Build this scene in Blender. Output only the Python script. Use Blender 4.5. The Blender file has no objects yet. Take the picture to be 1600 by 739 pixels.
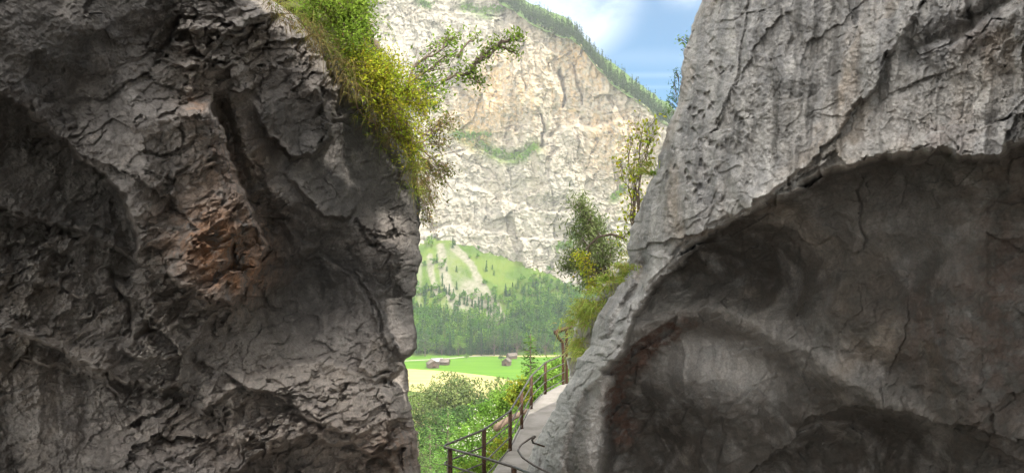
import bpy, math, random
import numpy as np
R = math.radians
random.seed(7); RNG = np.random.default_rng(11)
F = 1164.0; HZ = 422.0; CZ = 80.0            # focal length in photo pixels, horizon row, camera height (m)

# ------------------------------------------------------------------ camera, sky, sun, exposure
scn = bpy.context.scene
cam_d = bpy.data.cameras.new('camera'); cam = bpy.data.objects.new('camera', cam_d)
scn.collection.objects.link(cam); scn.camera = cam
cam.location = (0, 0, CZ); cam.rotation_euler = (R(90), 0, 0)
cam_d.sensor_width = 36; cam_d.lens = 36 * F / 1600; cam_d.shift_y = (HZ - 369.5) / 1600
cam_d.clip_start = 0.05; cam_d.clip_end = 6000
scn.view_settings.view_transform = 'Standard'; scn.view_settings.look = 'None'
scn.view_settings.gamma = 1.0; scn.view_settings.exposure = 1.6
try: scn.view_settings.use_curve_mapping = False
except Exception: pass
scn.render.engine = 'CYCLES'
scn.cycles.max_bounces = 7; scn.cycles.diffuse_bounces = 4; scn.cycles.transparent_max_bounces = 8
scn.cycles.volume_bounces = 0
try: scn.cycles.use_denoising = True
except Exception: pass

SUN_EL = 52.0; SUN_A = 46.0                   # elevation; degrees to the right of straight behind the camera
sv = np.array([math.cos(R(SUN_EL)) * math.sin(R(SUN_A)), -math.cos(R(SUN_EL)) * math.cos(R(SUN_A)), math.sin(R(SUN_EL))])
sd = bpy.data.lights.new('sun', 'SUN'); sun = bpy.data.objects.new('sun', sd); scn.collection.objects.link(sun)
sd.energy = 2.15; sd.angle = R(0.53); sd.color = (1.0, 0.95, 0.87)
from mathutils import Vector
sun.rotation_euler = Vector(sv).to_track_quat('Z', 'Y').to_euler()
world = bpy.data.worlds.new('World'); scn.world = world; world.use_nodes = True

def N(nt, t, **kw):
    n = nt.nodes.new(t)
    for k, v in kw.items():
        if k in ('inp',):
            for a, b in v.items(): n.inputs[a].default_value = b
        else: setattr(n, k, v)
    return n
def math_(nt, op, a, b=None, c=None, clamp=False):
    n = nt.nodes.new('ShaderNodeMath'); n.operation = op; n.use_clamp = clamp
    for i, x in enumerate((a, b, c)):
        if x is None: continue
        if isinstance(x, (int, float)): n.inputs[i].default_value = x
        else: nt.links.new(x, n.inputs[i])
    return n.outputs[0]
def maprange(nt, x, a, b, c=0.0, d=1.0, smooth=True):
    n = nt.nodes.new('ShaderNodeMapRange'); n.interpolation_type = 'SMOOTHSTEP' if smooth else 'LINEAR'
    nt.links.new(x, n.inputs[0])
    for i, v in enumerate((a, b, c, d)): n.inputs[i + 1].default_value = v
    return n.outputs[0]
def mixc(nt, fac, a, b, mode='MIX'):
    n = nt.nodes.new('ShaderNodeMix'); n.data_type = 'RGBA'; n.blend_type = mode
    for sock, x in ((n.inputs['Factor'], fac), (n.inputs['A'], a), (n.inputs['B'], b)):
        pass
    def put(i, x):
        if isinstance(x, (int, float)): n.inputs[i].default_value = x
        elif isinstance(x, tuple): n.inputs[i].default_value = (*x[:3], 1)
        else: nt.links.new(x, n.inputs[i])
    put(0, fac); put(6, a); put(7, b)
    return n.outputs[2]

def build_world():
    nt = world.node_tree; nt.nodes.clear()
    out = N(nt, 'ShaderNodeOutputWorld'); bg = N(nt, 'ShaderNodeBackground')
    sky = N(nt, 'ShaderNodeTexSky'); sky.sky_type = 'NISHITA'; sky.sun_disc = False
    sky.sun_elevation = R(SUN_EL)
    sky.sun_rotation = math.atan2(sv[0], sv[1])
    sky.altitude = 800; sky.air_density = 1.0; sky.dust_density = 0.2; sky.ozone_density = 1.6
    tc = N(nt, 'ShaderNodeTexCoord'); sp = N(nt, 'ShaderNodeSeparateXYZ')
    nt.links.new(tc.outputs['Generated'], sp.inputs[0])
    # clouds: fractal noise over the sky's directions, thicker in a bank above the ridge
    mp = N(nt, 'ShaderNodeMapping'); mp.inputs['Scale'].default_value = (1.0, 1.0, 2.2)
    nt.links.new(tc.outputs['Generated'], mp.inputs[0])
    no = N(nt, 'ShaderNodeTexNoise', inp={'Scale': 4.2, 'Detail': 9, 'Roughness': 0.58, 'Distortion': 0.25})
    nt.links.new(mp.outputs[0], no.inputs['Vector'])
    # unseen bright cloud added over most of the sky for fill; clear in front
    cl = maprange(nt, no.outputs[0], 0.33, 0.60)
    cl = math_(nt, 'MULTIPLY', cl, math_(nt, 'SUBTRACT', 1.0, maprange(nt, sp.outputs[1], 0.35, 0.72)))
    def bank(d, r0, r1):
        v = N(nt, 'ShaderNodeVectorMath', operation='DISTANCE'); v.inputs[1].default_value = tuple(Vector(d).normalized())
        nt.links.new(tc.outputs['Generated'], v.inputs[0])
        return maprange(nt, v.outputs['Value'], r0, r1, 1.0, 0.0)
    b = math_(nt, 'ADD', math_(nt, 'MULTIPLY', bank((0.06, 1, 0.385), 0.02, 0.13), 2.2), bank((0.235, 1, 0.39), 0.005, 0.05), clamp=True)
    nn = maprange(nt, no.outputs[0], 0.30, 0.55)
    b = math_(nt, 'MULTIPLY', b, nn)
    cl = math_(nt, 'MAXIMUM', math_(nt, 'MULTIPLY', cl, 0.95), math_(nt, 'MULTIPLY', b, 0.16))
    # two thin contrails low over the ridge
    el = math_(nt, 'DIVIDE', sp.outputs[2], math_(nt, 'MAXIMUM', sp.outputs[1], 0.05))
    tr = None
    for c, w, s in ((0.2615, 0.0065, 0.03), (0.2455, 0.004, 0.022), (0.285, 0.02, 0.02)):
        d = math_(nt, 'ABSOLUTE', math_(nt, 'SUBTRACT', el, c))
        m = math_(nt, 'MULTIPLY', maprange(nt, d, 0.0, w, 1.0, 0.0), s)
        tr = m if tr is None else math_(nt, 'MAXIMUM', tr, m)
    ps = maprange(nt, sp.outputs[1], 0.3, 0.5)
    tr = math_(nt, 'MULTIPLY', math_(nt, 'MULTIPLY', tr, ps), maprange(nt, no.outputs[0], 0.35, 0.6))
    cl = math_(nt, 'MAXIMUM', cl, tr)
    blue = mixc(nt, 1.0, sky.outputs[0], (0.50, 1.0, 1.12), 'MULTIPLY')
    col = mixc(nt, cl, blue, (36, 34.3, 32))
    nt.links.new(col, bg.inputs[0]); bg.inputs[1].default_value = 0.05
    nt.links.new(bg.outputs[0], out.inputs[0])
build_world()

# ------------------------------------------------------------------ helpers
def P(u, v, d): return np.array([(u - 800) / F * d, d, CZ + (HZ - v) / F * d])
def PV(u, v, d): return np.stack([(u - 800) / F * d, d + 0 * u, CZ + (HZ - v) / F * d], -1)
def hashf(ix, iy, seed):
    h = (ix.astype(np.int64) * 374761393 + iy.astype(np.int64) * 668265263 + seed * 1442695041) & 0xffffffff
    h = ((h ^ (h >> 13)) * 1274126177) & 0xffffffff
    h = ((h ^ (h >> 16)) * 2246822519) & 0xffffffff
    return ((h ^ (h >> 15)) & 0xffffff) / float(0xffffff)
def perlin(x, y, seed=0):
    xi = np.floor(x); yi = np.floor(y); fx = x - xi; fy = y - yi
    ux = fx * fx * fx * (fx * (fx * 6 - 15) + 10); uy = fy * fy * fy * (fy * (fy * 6 - 15) + 10)
    def g(ox, oy):
        a = hashf(xi + ox, yi + oy, seed) * 2 * np.pi
        return np.cos(a) * (fx - ox) + np.sin(a) * (fy - oy)
    a = g(0, 0); b = g(1, 0); c = g(0, 1); d = g(1, 1)
    return (a + (b - a) * ux) * (1 - uy) + (c + (d - c) * ux) * uy
def fbm(x, y, seed=0, oct=4, gain=0.5, lac=2.03):
    s = 0; a = 1.0
    for i in range(oct):
        s = s + a * perlin(x, y, seed + i * 17); x = x * lac + 3.1; y = y * lac + 1.7; a *= gain
    return s
def ridged(x, y, seed=0, oct=4, gain=0.5):
    s = 0; a = 1.0
    for i in range(oct):
        s = s + a * (1 - np.abs(perlin(x, y, seed + i * 13)) * 2); x = x * 2.1 + 5.2; y = y * 2.1 + 9.1; a *= gain
    return s - 1
def facets(x, y, seed=0, tilt=1.0):
    """random tilted planes over jittered cells: broken, angular rock"""
    xi = np.floor(x); yi = np.floor(y)
    best = np.full(x.shape, 9.0); sec = np.full(x.shape, 9.0); val = np.zeros(x.shape); cid = np.zeros(x.shape)
    for ox in (-1, 0, 1):
        for oy in (-1, 0, 1):
            cx = xi + ox; cy = yi + oy
            r1 = hashf(cx, cy, seed); r2 = hashf(cx, cy, seed + 1)
            dx = x - (cx + r1); dy = y - (cy + r2); d = dx * dx + dy * dy
            r3 = hashf(cx, cy, seed + 2); r4 = hashf(cx, cy, seed + 3); r5 = hashf(cx, cy, seed + 4)
            pl = (r5 - 0.5) + tilt * ((r3 - 0.5) * dx + (r4 - 0.5) * dy) * 2
            m = d < best
            sec = np.where(m, best, np.minimum(sec, d)); best = np.where(m, d, best)
            val = np.where(m, pl, val); cid = np.where(m, r5, cid)
    return val, np.sqrt(sec) - np.sqrt(best), cid
def sst(x): x = np.clip(x, 0, 1); return x * x * (3 - 2 * x)
def polydist(u, v, pts):
    """distance, signed side (+ on the left hand of the travel in the picture), parameter 0..1"""
    best = np.full(u.shape, 1e18); sg = np.zeros(u.shape); par = np.zeros(u.shape)
    L = [math.dist(pts[i], pts[i + 1]) for i in range(len(pts) - 1)]; T = sum(L); acc = 0
    for i in range(len(pts) - 1):
        ax, ay = pts[i]; bx, by = pts[i + 1]; dx, dy = bx - ax, by - ay
        t = np.clip(((u - ax) * dx + (v - ay) * dy) / (dx * dx + dy * dy), 0, 1)
        d = (u - ax - t * dx) ** 2 + (v - ay - t * dy) ** 2
        m = d < best
        best = np.where(m, d, best)
        s = -(dx * (v - ay) - dy * (u - ax))
        sg = np.where(m, np.sign(s), sg); par = np.where(m, (acc + t * L[i]) / T, par); acc += L[i]
    return np.sqrt(best), sg, par
def ledge(u, v, pts, A, L=60, w=6, taper=0.12, low=0.35):
    d, s, p = polydist(u, v, pts); sd = d * s; w = w * 0.5
    e = np.exp(-d / L); tp = sst(p / taper) * sst((1 - p) / taper) if taper else 1
    up = sst(sd / w * 0.5 + 0.5)
    return A * tp * (e * up - .35 * low * np.exp(-d / L / 1.6) * (1 - up))
def crack(u, v, pts, A, w=5, taper=0.1):
    if w <= 6: w = w * 0.5
    d, s, p = polydist(u, v, pts)
    tp = sst(p / taper) * sst((1 - p) / taper) if taper else 1
    return -A * tp * np.exp(-(d / w) ** 2)
def ell(u, v, cx, cy, rx, ry, rot=0, pw=1.0):
    c, s = math.cos(R(rot)), math.sin(R(rot)); a = ((u - cx) * c + (v - cy) * s) / rx; b = (-(u - cx) * s + (v - cy) * c) / ry
    return np.exp(-(a * a + b * b) ** pw)
def interp(x, pts):
    pts = sorted(pts); return np.interp(x, [p[0] for p in pts], [p[1] for p in pts])

def facing(u, v, ells, bands, k, leak):
    """relief from how far each part of the face leans up (+) or overhangs (-): slopes are summed down the face"""
    gu = np.arange(-260, 1900, 4.0); gv = np.arange(-120, 900, 4.0); GU, GV = np.meshgrid(gu, gv)
    wu, wv = warp(GU, GV, 811, 12, 5); b = 0 * GU
    for e in ells: b += e[-1] * ell(wu, wv, *e[:-1])
    for pts, w, a in bands: d, _, p = polydist(wu, wv, pts); b += a * np.exp(-(d / w) ** 2) * sst(p / .06) * sst((1 - p) / .06)
    b = np.clip(b, -1.2, 1.2); h = np.zeros_like(b); f = math.exp(-4.0 / leak)
    for i in range(1, len(gv)): h[i] = h[i - 1] * f + k * 4 * b[i]
    x = np.clip((u + 260) / 4, 0, len(gu) - 1.001); y = np.clip((v + 120) / 4, 0, len(gv) - 1.001); i = x.astype(int); j = y.astype(int); fx = x - i; fy = y - j
    return (h[j, i] * (1 - fx) + h[j, i + 1] * fx) * (1 - fy) + (h[j + 1, i] * (1 - fx) + h[j + 1, i + 1] * fx) * fy

COL = scn.collection
def mesh_np(name, co, faces, mat, parent=None, attrs=None, smooth=False, loc=None):
    """co (n,3); faces (m,k) array, or list of such arrays of different k"""
    if not isinstance(faces, list): faces = [faces]
    faces = [f for f in faces if len(f)]
    me = bpy.data.meshes.new(name); co = np.asarray(co, np.float32)
    if loc is not None: co = co - np.asarray(loc, np.float32)
    me.vertices.add(len(co)); me.vertices.foreach_set('co', co.ravel())
    nl = sum(f.size for f in faces); npol = sum(len(f) for f in faces)
    me.loops.add(nl); me.polygons.add(npol)
    me.loops.foreach_set('vertex_index', np.concatenate([f.ravel() for f in faces]).astype(np.int32))
    st = []; o = 0
    for f in faces:
        st.append(o + np.arange(len(f)) * f.shape[1]); o += f.size
    me.polygons.foreach_set('loop_start', np.concatenate(st).astype(np.int32))
    if smooth: me.polygons.foreach_set('use_smooth', np.ones(npol, bool))
    me.update(calc_edges=True); me.validate()
    if attrs is not None:
        for k, a in attrs.items():
            at = me.color_attributes.new(k, 'FLOAT_COLOR', 'POINT')
            c = np.ones((len(co), 4), np.float32); c[:, :a.shape[1]] = a; at.data.foreach_set('color', c.ravel())
    ob = bpy.data.objects.new(name, me); COL.objects.link(ob); me.materials.append(mat)
    if loc is not None and parent is None: ob.location = loc
    if parent is not None: ob.parent = parent
    return ob
def tag(o, label=None, cat=None, group=None, kind=None):
    for k, v in (('label', label), ('category', cat), ('group', group), ('kind', kind)):
        if v: o[k] = v
    return o
def thing(name, label, cat, loc, rz=0, group=None):
    o = bpy.data.objects.new(name, None); COL.objects.link(o); o.location = tuple(loc); o.rotation_euler = (0, 0, rz)
    o.empty_display_size = 0.1
    return tag(o, label, cat, group)
def copy_tree(o, parent=None):
    c = o.copy(); COL.objects.link(c)
    if parent is not None: c.parent = parent
    for ch in list(o.children): copy_tree(ch, c)
    return c
def gridfaces(nr, nc, flip=False):
    i = np.arange(nr * nc).reshape(nr, nc); a = i[:-1, :-1].ravel(); b = i[:-1, 1:].ravel(); c = i[1:, 1:].ravel(); d = i[1:, :-1].ravel()
    return np.stack([a, d, c, b] if flip else [a, b, c, d], -1)
class MB:
    """collects tubes, boxes, leaves"""
    def __init__(s): s.co = []; s.f3 = []; s.f4 = []; s.n = 0; s.at = []
    def add(s, co, f3=None, f4=None, at=None):
        co = np.asarray(co, float).reshape(-1, 3)
        if f3 is not None and len(f3): s.f3.append(np.asarray(f3) + s.n)
        if f4 is not None and len(f4): s.f4.append(np.asarray(f4) + s.n)
        s.co.append(co); s.n += len(co)
        s.at.append(np.full((len(co), 3), 0.5) if at is None else at)
    def tube(s, pts, r, seg=6, cap=True):
        pts = np.asarray(pts, float); n = len(pts); r = np.broadcast_to(np.asarray(r, float), (n,))
        t = np.gradient(pts, axis=0); t /= np.linalg.norm(t, axis=1)[:, None] + 1e-9
        up = np.array([0.03, 0.05, 1.0]) if abs(t[0][2]) < 0.9 else np.array([1.0, 0.1, 0])
        rings = []
        for i in range(n):
            a = np.cross(t[i], up); a /= np.linalg.norm(a) + 1e-9; b = np.cross(a, t[i]); up = b
            an = np.arange(seg) / seg * 2 * np.pi
            rings.append(pts[i] + r[i] * (np.cos(an)[:, None] * a + np.sin(an)[:, None] * b))
        co = np.concatenate(rings); i = np.arange(n - 1)[:, None] * seg; j = np.arange(seg)[None]; k = (j + 1) % seg
        f = np.stack([i + j, i + k, i + seg + k, i + seg + j], -1).reshape(-1, 4); f3 = []
        if cap:
            co = np.concatenate([co, pts[:1], pts[-1:]]); c0 = n * seg; j = np.arange(seg); k = (j + 1) % seg
            f3 = np.concatenate([np.stack([k, j, j * 0 + c0], -1), np.stack([(n - 1) * seg + j, (n - 1) * seg + k, j * 0 + c0 + 1], -1)])
        s.add(co, f3, f)
    def box(s, c, h, rz=0):
        c = np.asarray(c, float); co = np.array([[x, y, z] for z in (-1, 1) for y in (-1, 1) for x in (-1, 1)], float) * np.asarray(h)
        ca, sa = math.cos(rz), math.sin(rz); co = np.stack([co[:, 0] * ca - co[:, 1] * sa, co[:, 0] * sa + co[:, 1] * ca, co[:, 2]], -1) + c
        s.add(co, f4=np.array([[0, 2, 3, 1], [4, 5, 7, 6], [0, 1, 5, 4], [2, 6, 7, 3], [0, 4, 6, 2], [1, 3, 7, 5]]))
    def leaves(s, c, size, nrm=None, asp=1.8, at=None, rng=RNG, axis=None, fold=0.25):
        """diamond leaves centred at c (n,3)"""
        n = len(c); c = np.asarray(c, float); size = np.broadcast_to(size, (n,)) * rng.uniform(0.7, 1.3, n)
        a = rng.normal(size=(n, 3)) if axis is None else axis + rng.normal(size=(n, 3)) * 0.25
        a /= np.linalg.norm(a, axis=1)[:, None]
        q = rng.normal(size=(n, 3)) if nrm is None else nrm + rng.normal(size=(n, 3)) * 0.5
        b = np.cross(a, q); b /= np.linalg.norm(b, axis=1)[:, None] + 1e-9; nn = np.cross(a, b)
        h = size[:, None] * 0.5; w = h / asp
        co = np.stack([c - a * h, c + b * w + nn * w * fold, c + a * h, c - b * w + nn * w * fold], 1).reshape(-1, 3)
        i = np.arange(n)[:, None] * 4
        f = np.concatenate([i + np.array([[0, 1, 2]]), i + np.array([[0, 2, 3]])])
        s.add(co, f3=f, at=None if at is None else np.repeat(at, 4, axis=0))
    def build(s, name, mat, parent=None, smooth=False, origin=None):
        co = np.concatenate(s.co)
        if origin is not None: co = co - np.asarray(origin)
        fs = []
        if s.f3: fs.append(np.concatenate(s.f3))
        if s.f4: fs.append(np.concatenate(s.f4))
        return mesh_np(name, co, fs, mat, parent, smooth=smooth, attrs={'tint': np.concatenate(s.at)})

# ------------------------------------------------------------------ materials
def newmat(name):
    m = bpy.data.materials.new(name); m.use_nodes = True; nt = m.node_tree
    return m, nt, nt.nodes['Principled BSDF']
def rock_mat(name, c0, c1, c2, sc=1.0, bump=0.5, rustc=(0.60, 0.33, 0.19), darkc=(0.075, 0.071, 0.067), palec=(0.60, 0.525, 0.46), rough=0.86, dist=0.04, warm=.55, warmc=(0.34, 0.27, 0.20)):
    m, nt, bs = newmat(name)
    tc = N(nt, 'ShaderNodeTexCoord'); at = N(nt, 'ShaderNodeVertexColor'); at.layer_name = 'zone'
    sp = N(nt, 'ShaderNodeSeparateColor'); nt.links.new(at.outputs[0], sp.inputs[0])
    def noise(s, d=6, r=0.6, vec=None, dis=0):
        n = N(nt, 'ShaderNodeTexNoise', inp={'Scale': s * sc, 'Detail': d, 'Roughness': r, 'Distortion': dis})
        nt.links.new(vec or tc.outputs['Object'], n.inputs['Vector']); return n.outputs[0]
    n1 = noise(0.9, 8, 0.62); n2 = noise(5.5, 8, 0.68); n3 = noise(38, 5, 0.7); n4 = noise(2.3, 7, 0.65, dis=0.6)
    col = mixc(nt, maprange(nt, n1, 0.36, 0.64), c0, c1)
    col = mixc(nt, maprange(nt, n2, 0.45, 0.72, 0, 0.8), col, c2)
    wm = noise(0.55, 7, .62, dis=.8); col = mixc(nt, maprange(nt, wm, .50, .66, 0, warm), col, warmc); col = mixc(nt, maprange(nt, noise(7.5, 6, .7, dis=.4), .58, .70, 0, .45 if warm else 0), col, palec)
    # streaks of water and lichen running down the face
    mp = N(nt, 'ShaderNodeMapping'); mp.inputs['Scale'].default_value = (1, 1, 0.16); nt.links.new(tc.outputs['Object'], mp.inputs[0])
    st = noise(3.2, 6, 0.6, mp.outputs[0])
    col = mixc(nt, maprange(nt, st, 0.52, 0.72, 0, 0.35), col, darkc)
    rust = math_(nt, 'MULTIPLY', sp.outputs[0], maprange(nt, n2, 0.36, 0.6))
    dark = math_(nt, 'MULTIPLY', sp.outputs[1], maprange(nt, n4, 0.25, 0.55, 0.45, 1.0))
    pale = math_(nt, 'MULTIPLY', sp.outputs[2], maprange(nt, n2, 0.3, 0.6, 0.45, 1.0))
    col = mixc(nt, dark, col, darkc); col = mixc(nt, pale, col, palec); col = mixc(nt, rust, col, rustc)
    spk = maprange(nt, n3, 0.3, 0.7, 0.72, 1.25, smooth=False)
    mul = N(nt, 'ShaderNodeCombineColor'); [nt.links.new(spk, mul.inputs[i]) for i in range(3)]
    col = mixc(nt, 1.0, col, mul.outputs[0], 'MULTIPLY')
    vo = N(nt, 'ShaderNodeTexVoronoi', feature='DISTANCE_TO_EDGE', inp={'Scale': 3.1 * sc}); 
    wv = N(nt, 'ShaderNodeVectorMath', operation='MULTIPLY_ADD'); ncol = N(nt, 'ShaderNodeTexNoise', inp={'Scale': 2.5 * sc, 'Detail': 6, 'Roughness': 0.65})
    nt.links.new(tc.outputs['Object'], ncol.inputs['Vector']); nt.links.new(ncol.outputs[1], wv.inputs[0]); wv.inputs[1].default_value = (0.5 / sc, 0.5 / sc, 0.5 / sc)
    nt.links.new(tc.outputs['Object'], wv.inputs[2]); nt.links.new(wv.outputs[0], vo.inputs['Vector'])
    ck = maprange(nt, vo.outputs[0], 0.0, 0.035, 0.0, 1.0)
    n5 = noise(14, 10, 0.75); 
    h = math_(nt, 'ADD', math_(nt, 'MULTIPLY', n5, 1.2), math_(nt, 'MULTIPLY', n3, 0.5))
    h = math_(nt, 'ADD', h, math_(nt, 'MULTIPLY', n2, 0.8))
    h = math_(nt, 'ADD', h, math_(nt, 'MULTIPLY', ck, 0.18))
    h = math_(nt, 'MULTIPLY', h, maprange(nt, at.outputs[1], 0.0, 1.0, 0.35, 1.0, smooth=False))
    bp = N(nt, 'ShaderNodeBump', inp={'Strength': bump, 'Distance': dist}); nt.links.new(h, bp.inputs['Height'])
    nt.links.new(bp.outputs[0], bs.inputs['Normal']); nt.links.new(col, bs.inputs['Base Color'])
    bs.inputs['Roughness'].default_value = rough; bs.inputs['Specular IOR Level'].default_value = 0.25
    return m
def leaf_mat(name, c0, c1, trans=0.35, nscale=1.5, c2=None):
    m = bpy.data.materials.new(name); m.use_nodes = True; nt = m.node_tree; nt.nodes.clear()
    out = N(nt, 'ShaderNodeOutputMaterial'); df = N(nt, 'ShaderNodeBsdfDiffuse'); tr = N(nt, 'ShaderNodeBsdfTranslucent'); mx = N(nt, 'ShaderNodeMixShader')
    at = N(nt, 'ShaderNodeVertexColor'); at.layer_name = 'tint'; sp = N(nt, 'ShaderNodeSeparateColor'); nt.links.new(at.outputs[0], sp.inputs[0])
    geo = N(nt, 'ShaderNodeNewGeometry'); no = N(nt, 'ShaderNodeTexNoise', inp={'Scale': nscale, 'Detail': 3}); nt.links.new(geo.outputs['Position'], no.inputs['Vector'])
    col = mixc(nt, maprange(nt, no.outputs[0], 0.38, 0.62), c0, c1)
    if c2: col = mixc(nt, maprange(nt, sp.outputs[1], 0.5, 1.0), col, c2)
    br = math_(nt, 'MULTIPLY_ADD', geo.outputs['Random Per Island'], 0.7, 0.65)
    mul = N(nt, 'ShaderNodeCombineColor'); [nt.links.new(br, mul.inputs[i]) for i in range(3)]
    col = mixc(nt, 1.0, col, mul.outputs[0], 'MULTIPLY')
    nt.links.new(col, df.inputs[0]); nt.links.new(col, tr.inputs[0]); mx.inputs[0].default_value = trans
    nt.links.new(df.outputs[0], mx.inputs[1]); nt.links.new(tr.outputs[0], mx.inputs[2]); nt.links.new(mx.outputs[0], out.inputs[0])
    return m
def plain_mat(name, c0, c1, scale=6, rough=0.8, bump=0.2, dist=0.01, metal=0.0, zs=1.0):
    m, nt, bs = newmat(name); tc = N(nt, 'ShaderNodeTexCoord')
    mp = N(nt, 'ShaderNodeMapping'); mp.inputs['Scale'].default_value = (1, 1, zs); nt.links.new(tc.outputs['Object'], mp.inputs[0])
    no = N(nt, 'ShaderNodeTexNoise', inp={'Scale': scale, 'Detail': 8, 'Roughness': 0.65}); nt.links.new(mp.outputs[0], no.inputs['Vector'])
    col = mixc(nt, maprange(nt, no.outputs[0], 0.35, 0.65), c0, c1); nt.links.new(col, bs.inputs['Base Color'])
    bp = N(nt, 'ShaderNodeBump', inp={'Strength': bump, 'Distance': dist}); nt.links.new(no.outputs[0], bp.inputs['Height']); nt.links.new(bp.outputs[0], bs.inputs['Normal'])
    bs.inputs['Roughness'].default_value = rough; bs.inputs['Metallic'].default_value = metal; bs.inputs['Specular IOR Level'].default_value = 0.3
    return m

M = {}
M['rockL'] = rock_mat('limestone_dark', (0.235, 0.212, 0.195), (0.36, 0.33, 0.305), (0.43, 0.40, 0.37), bump=1.0, dist=.06)
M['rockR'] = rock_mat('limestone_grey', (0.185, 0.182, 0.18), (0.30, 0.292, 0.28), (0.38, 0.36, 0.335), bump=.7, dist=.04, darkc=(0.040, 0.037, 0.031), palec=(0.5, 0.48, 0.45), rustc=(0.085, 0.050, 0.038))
M['cliff'] = rock_mat('limestone_cliff', (0.38, 0.345, 0.28), (0.46, 0.42, 0.335), (0.33, 0.31, 0.27), sc=0.035, bump=0.8, warm=.0, rustc=(0.50, 0.34, 0.17), darkc=(0.15, 0.14, 0.12), palec=(0.075, 0.15, 0.02), dist=1.2)
M['soil'] = plain_mat('soil', (0.06, 0.05, 0.03), (0.09, 0.10, 0.03), 4, 0.95, 0.6, 0.05)
M['concrete'] = plain_mat('concrete', (0.19, 0.175, 0.15), (0.27, 0.25, 0.225), 1.6, 0.9, 0.12, 0.01)
M['iron'] = plain_mat('rusty_iron', (0.055, 0.032, 0.022), (0.11, 0.06, 0.035), 25, 0.6, 0.3, 0.004, 0.4)
M['steel'] = plain_mat('worn_rail_steel', (0.10, 0.085, 0.075), (0.19, 0.17, 0.155), 12, 0.42, 0.15, 0.002, 0.6)
M['wood'] = plain_mat('weathered_wood', (0.07, 0.048, 0.032), (0.13, 0.09, 0.06), 3, 0.85, 0.3, 0.03)
M['roof'] = plain_mat('barn_roof', (0.12, 0.10, 0.08), (0.19, 0.16, 0.13), 1.2, 0.8, 0.3, 0.03)
M['rubble'] = plain_mat('bare_earth', (0.30, 0.25, 0.18), (0.42, 0.36, 0.27), 0.6, 0.95, 0.6, 0.3)
M['bark'] = plain_mat('bark', (0.10, 0.075, 0.055), (0.17, 0.13, 0.10), 14, 0.9, 0.5, 0.01)
M['twig'] = plain_mat('dry_twig', (0.14, 0.10, 0.07), (0.24, 0.17, 0.12), 20, 0.9, 0.2, 0.003)

# ------------------------------------------------------------------ the two rock masses of the gorge mouth
def frange(a, b, step, g, hi_end, lo_end):
    """uniform between a and b, growing steps out to lo_end and hi_end"""
    mid = list(np.arange(a, b, step)); s = step; x = mid[-1]; up = []
    while x < hi_end: s *= g; x += s; up.append(x)
    s = step; x = a; dn = []
    while x > lo_end: s *= g; x -= s; dn.append(x)
    return np.array(dn[::-1] + mid + up)
STEP = 1.35
def rock_sheet(name, mat, S, dirn, depth, relief, smax_in, smax, vlo, vhi, label, edge=60, edged=0.8, back=5.0, jag=1.0, zonef=None, step=STEP, va=-15, vb=755, kind='structure', cap=None):
    vs = frange(va, vb, step, 1.13, vhi, vlo); ss = frange(0, smax_in, step, 1.12, smax, 0)
    ss = ss[ss >= 0]; bk = np.arange(1, 15)
    V = vs[:, None] + 0 * ss[None]; Sv = interp(vs, S)
    def jg(sx): return jag * (6.0 * fbm(vs[:, None] / 42, 3.3 + sx / 30, 5, 4, 0.55) + 2.2 * facets(vs[:, None] / 15 + 0 * sx, .5 + sx / 18 + 0 * vs[:, None], 9)[0])
    U = Sv[:, None] + dirn * ss[None] + jg(ss[None]) * np.exp(-ss[None] / 50)
    D0 = depth(U, V)
    h, zone = relief(U, V)
    e = np.clip(1 - ss / edge, 0, 1)[None]
    D = D0 - h * (1 - 0.75 * np.clip(1 - ss / 25, 0, 1)[None]) + edged * (1 - np.sqrt(np.clip(1 - e * e, 0, 1)))
    Ub = Sv[:, None] + dirn * (bk[None] ** 1.5 * 2.2) + jg(-bk[None] * 2.0); Vb = vs[:, None] + 0 * bk[None]
    Db = D[:, :1] + back * (bk[None] / 14.0) ** 1.3 + 0.06 * fbm(Vb / 20, bk[None] / 3 + 0 * Vb, 77, 3)
    U = np.concatenate([Ub[:, ::-1], U], 1); V = np.concatenate([Vb[:, ::-1], V], 1); D = np.concatenate([Db[:, ::-1], D], 1)
    D = np.maximum(D, 0.9)
    z = np.concatenate([np.repeat(zone[:, :1], 14, 1), zone], 1)
    co = PV(U, V, D).reshape(-1, 3)
    if cap: co[:, 2] = np.minimum(co[:, 2], cap + .4 * fbm(co[:, 0], co[:, 1], 88, 3))
    ob = mesh_np(name, co, gridfaces(*U.shape, flip=(dirn < 0)), mat, attrs={'zone': z.reshape(-1, 4)}, smooth=True)
    tag(ob, label, None, None, kind)
    return ob, vs

def chips(u, v, s, ang, an, seed, amp, rough):
    c, sn = math.cos(R(ang)), math.sin(R(ang)); a = (u * c + v * sn) / an / s; b = (-u * sn + v * c) / s
    w = fbm(a * 0.8, b * 0.8, seed + 50, 3) * 0.5
    f, e, _ = facets(a + w, b + w, seed, 1.0)
    return amp * rough * (f - 0.10 * np.exp(-e / 0.06))

def warp(u, v, seed, big=9, small=3):
    c1 = facets(u / 34 + v / 60, v / 26, seed + 20)[2] - .5; c2 = facets(u / 13 + v / 30, v / 10, seed + 24)[2] - .5
    return (u + big * fbm(u / 60, v / 60, seed, 3) + small * fbm(u / 14, v / 14, seed + 3, 3) + small * 1.6 * c1,
            v + big * fbm(u / 60, v / 60, seed + 7, 3) + small * fbm(u / 14, v / 14, seed + 9, 3) + small * 3.2 * c1 + small * 1.3 * c2)

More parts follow.
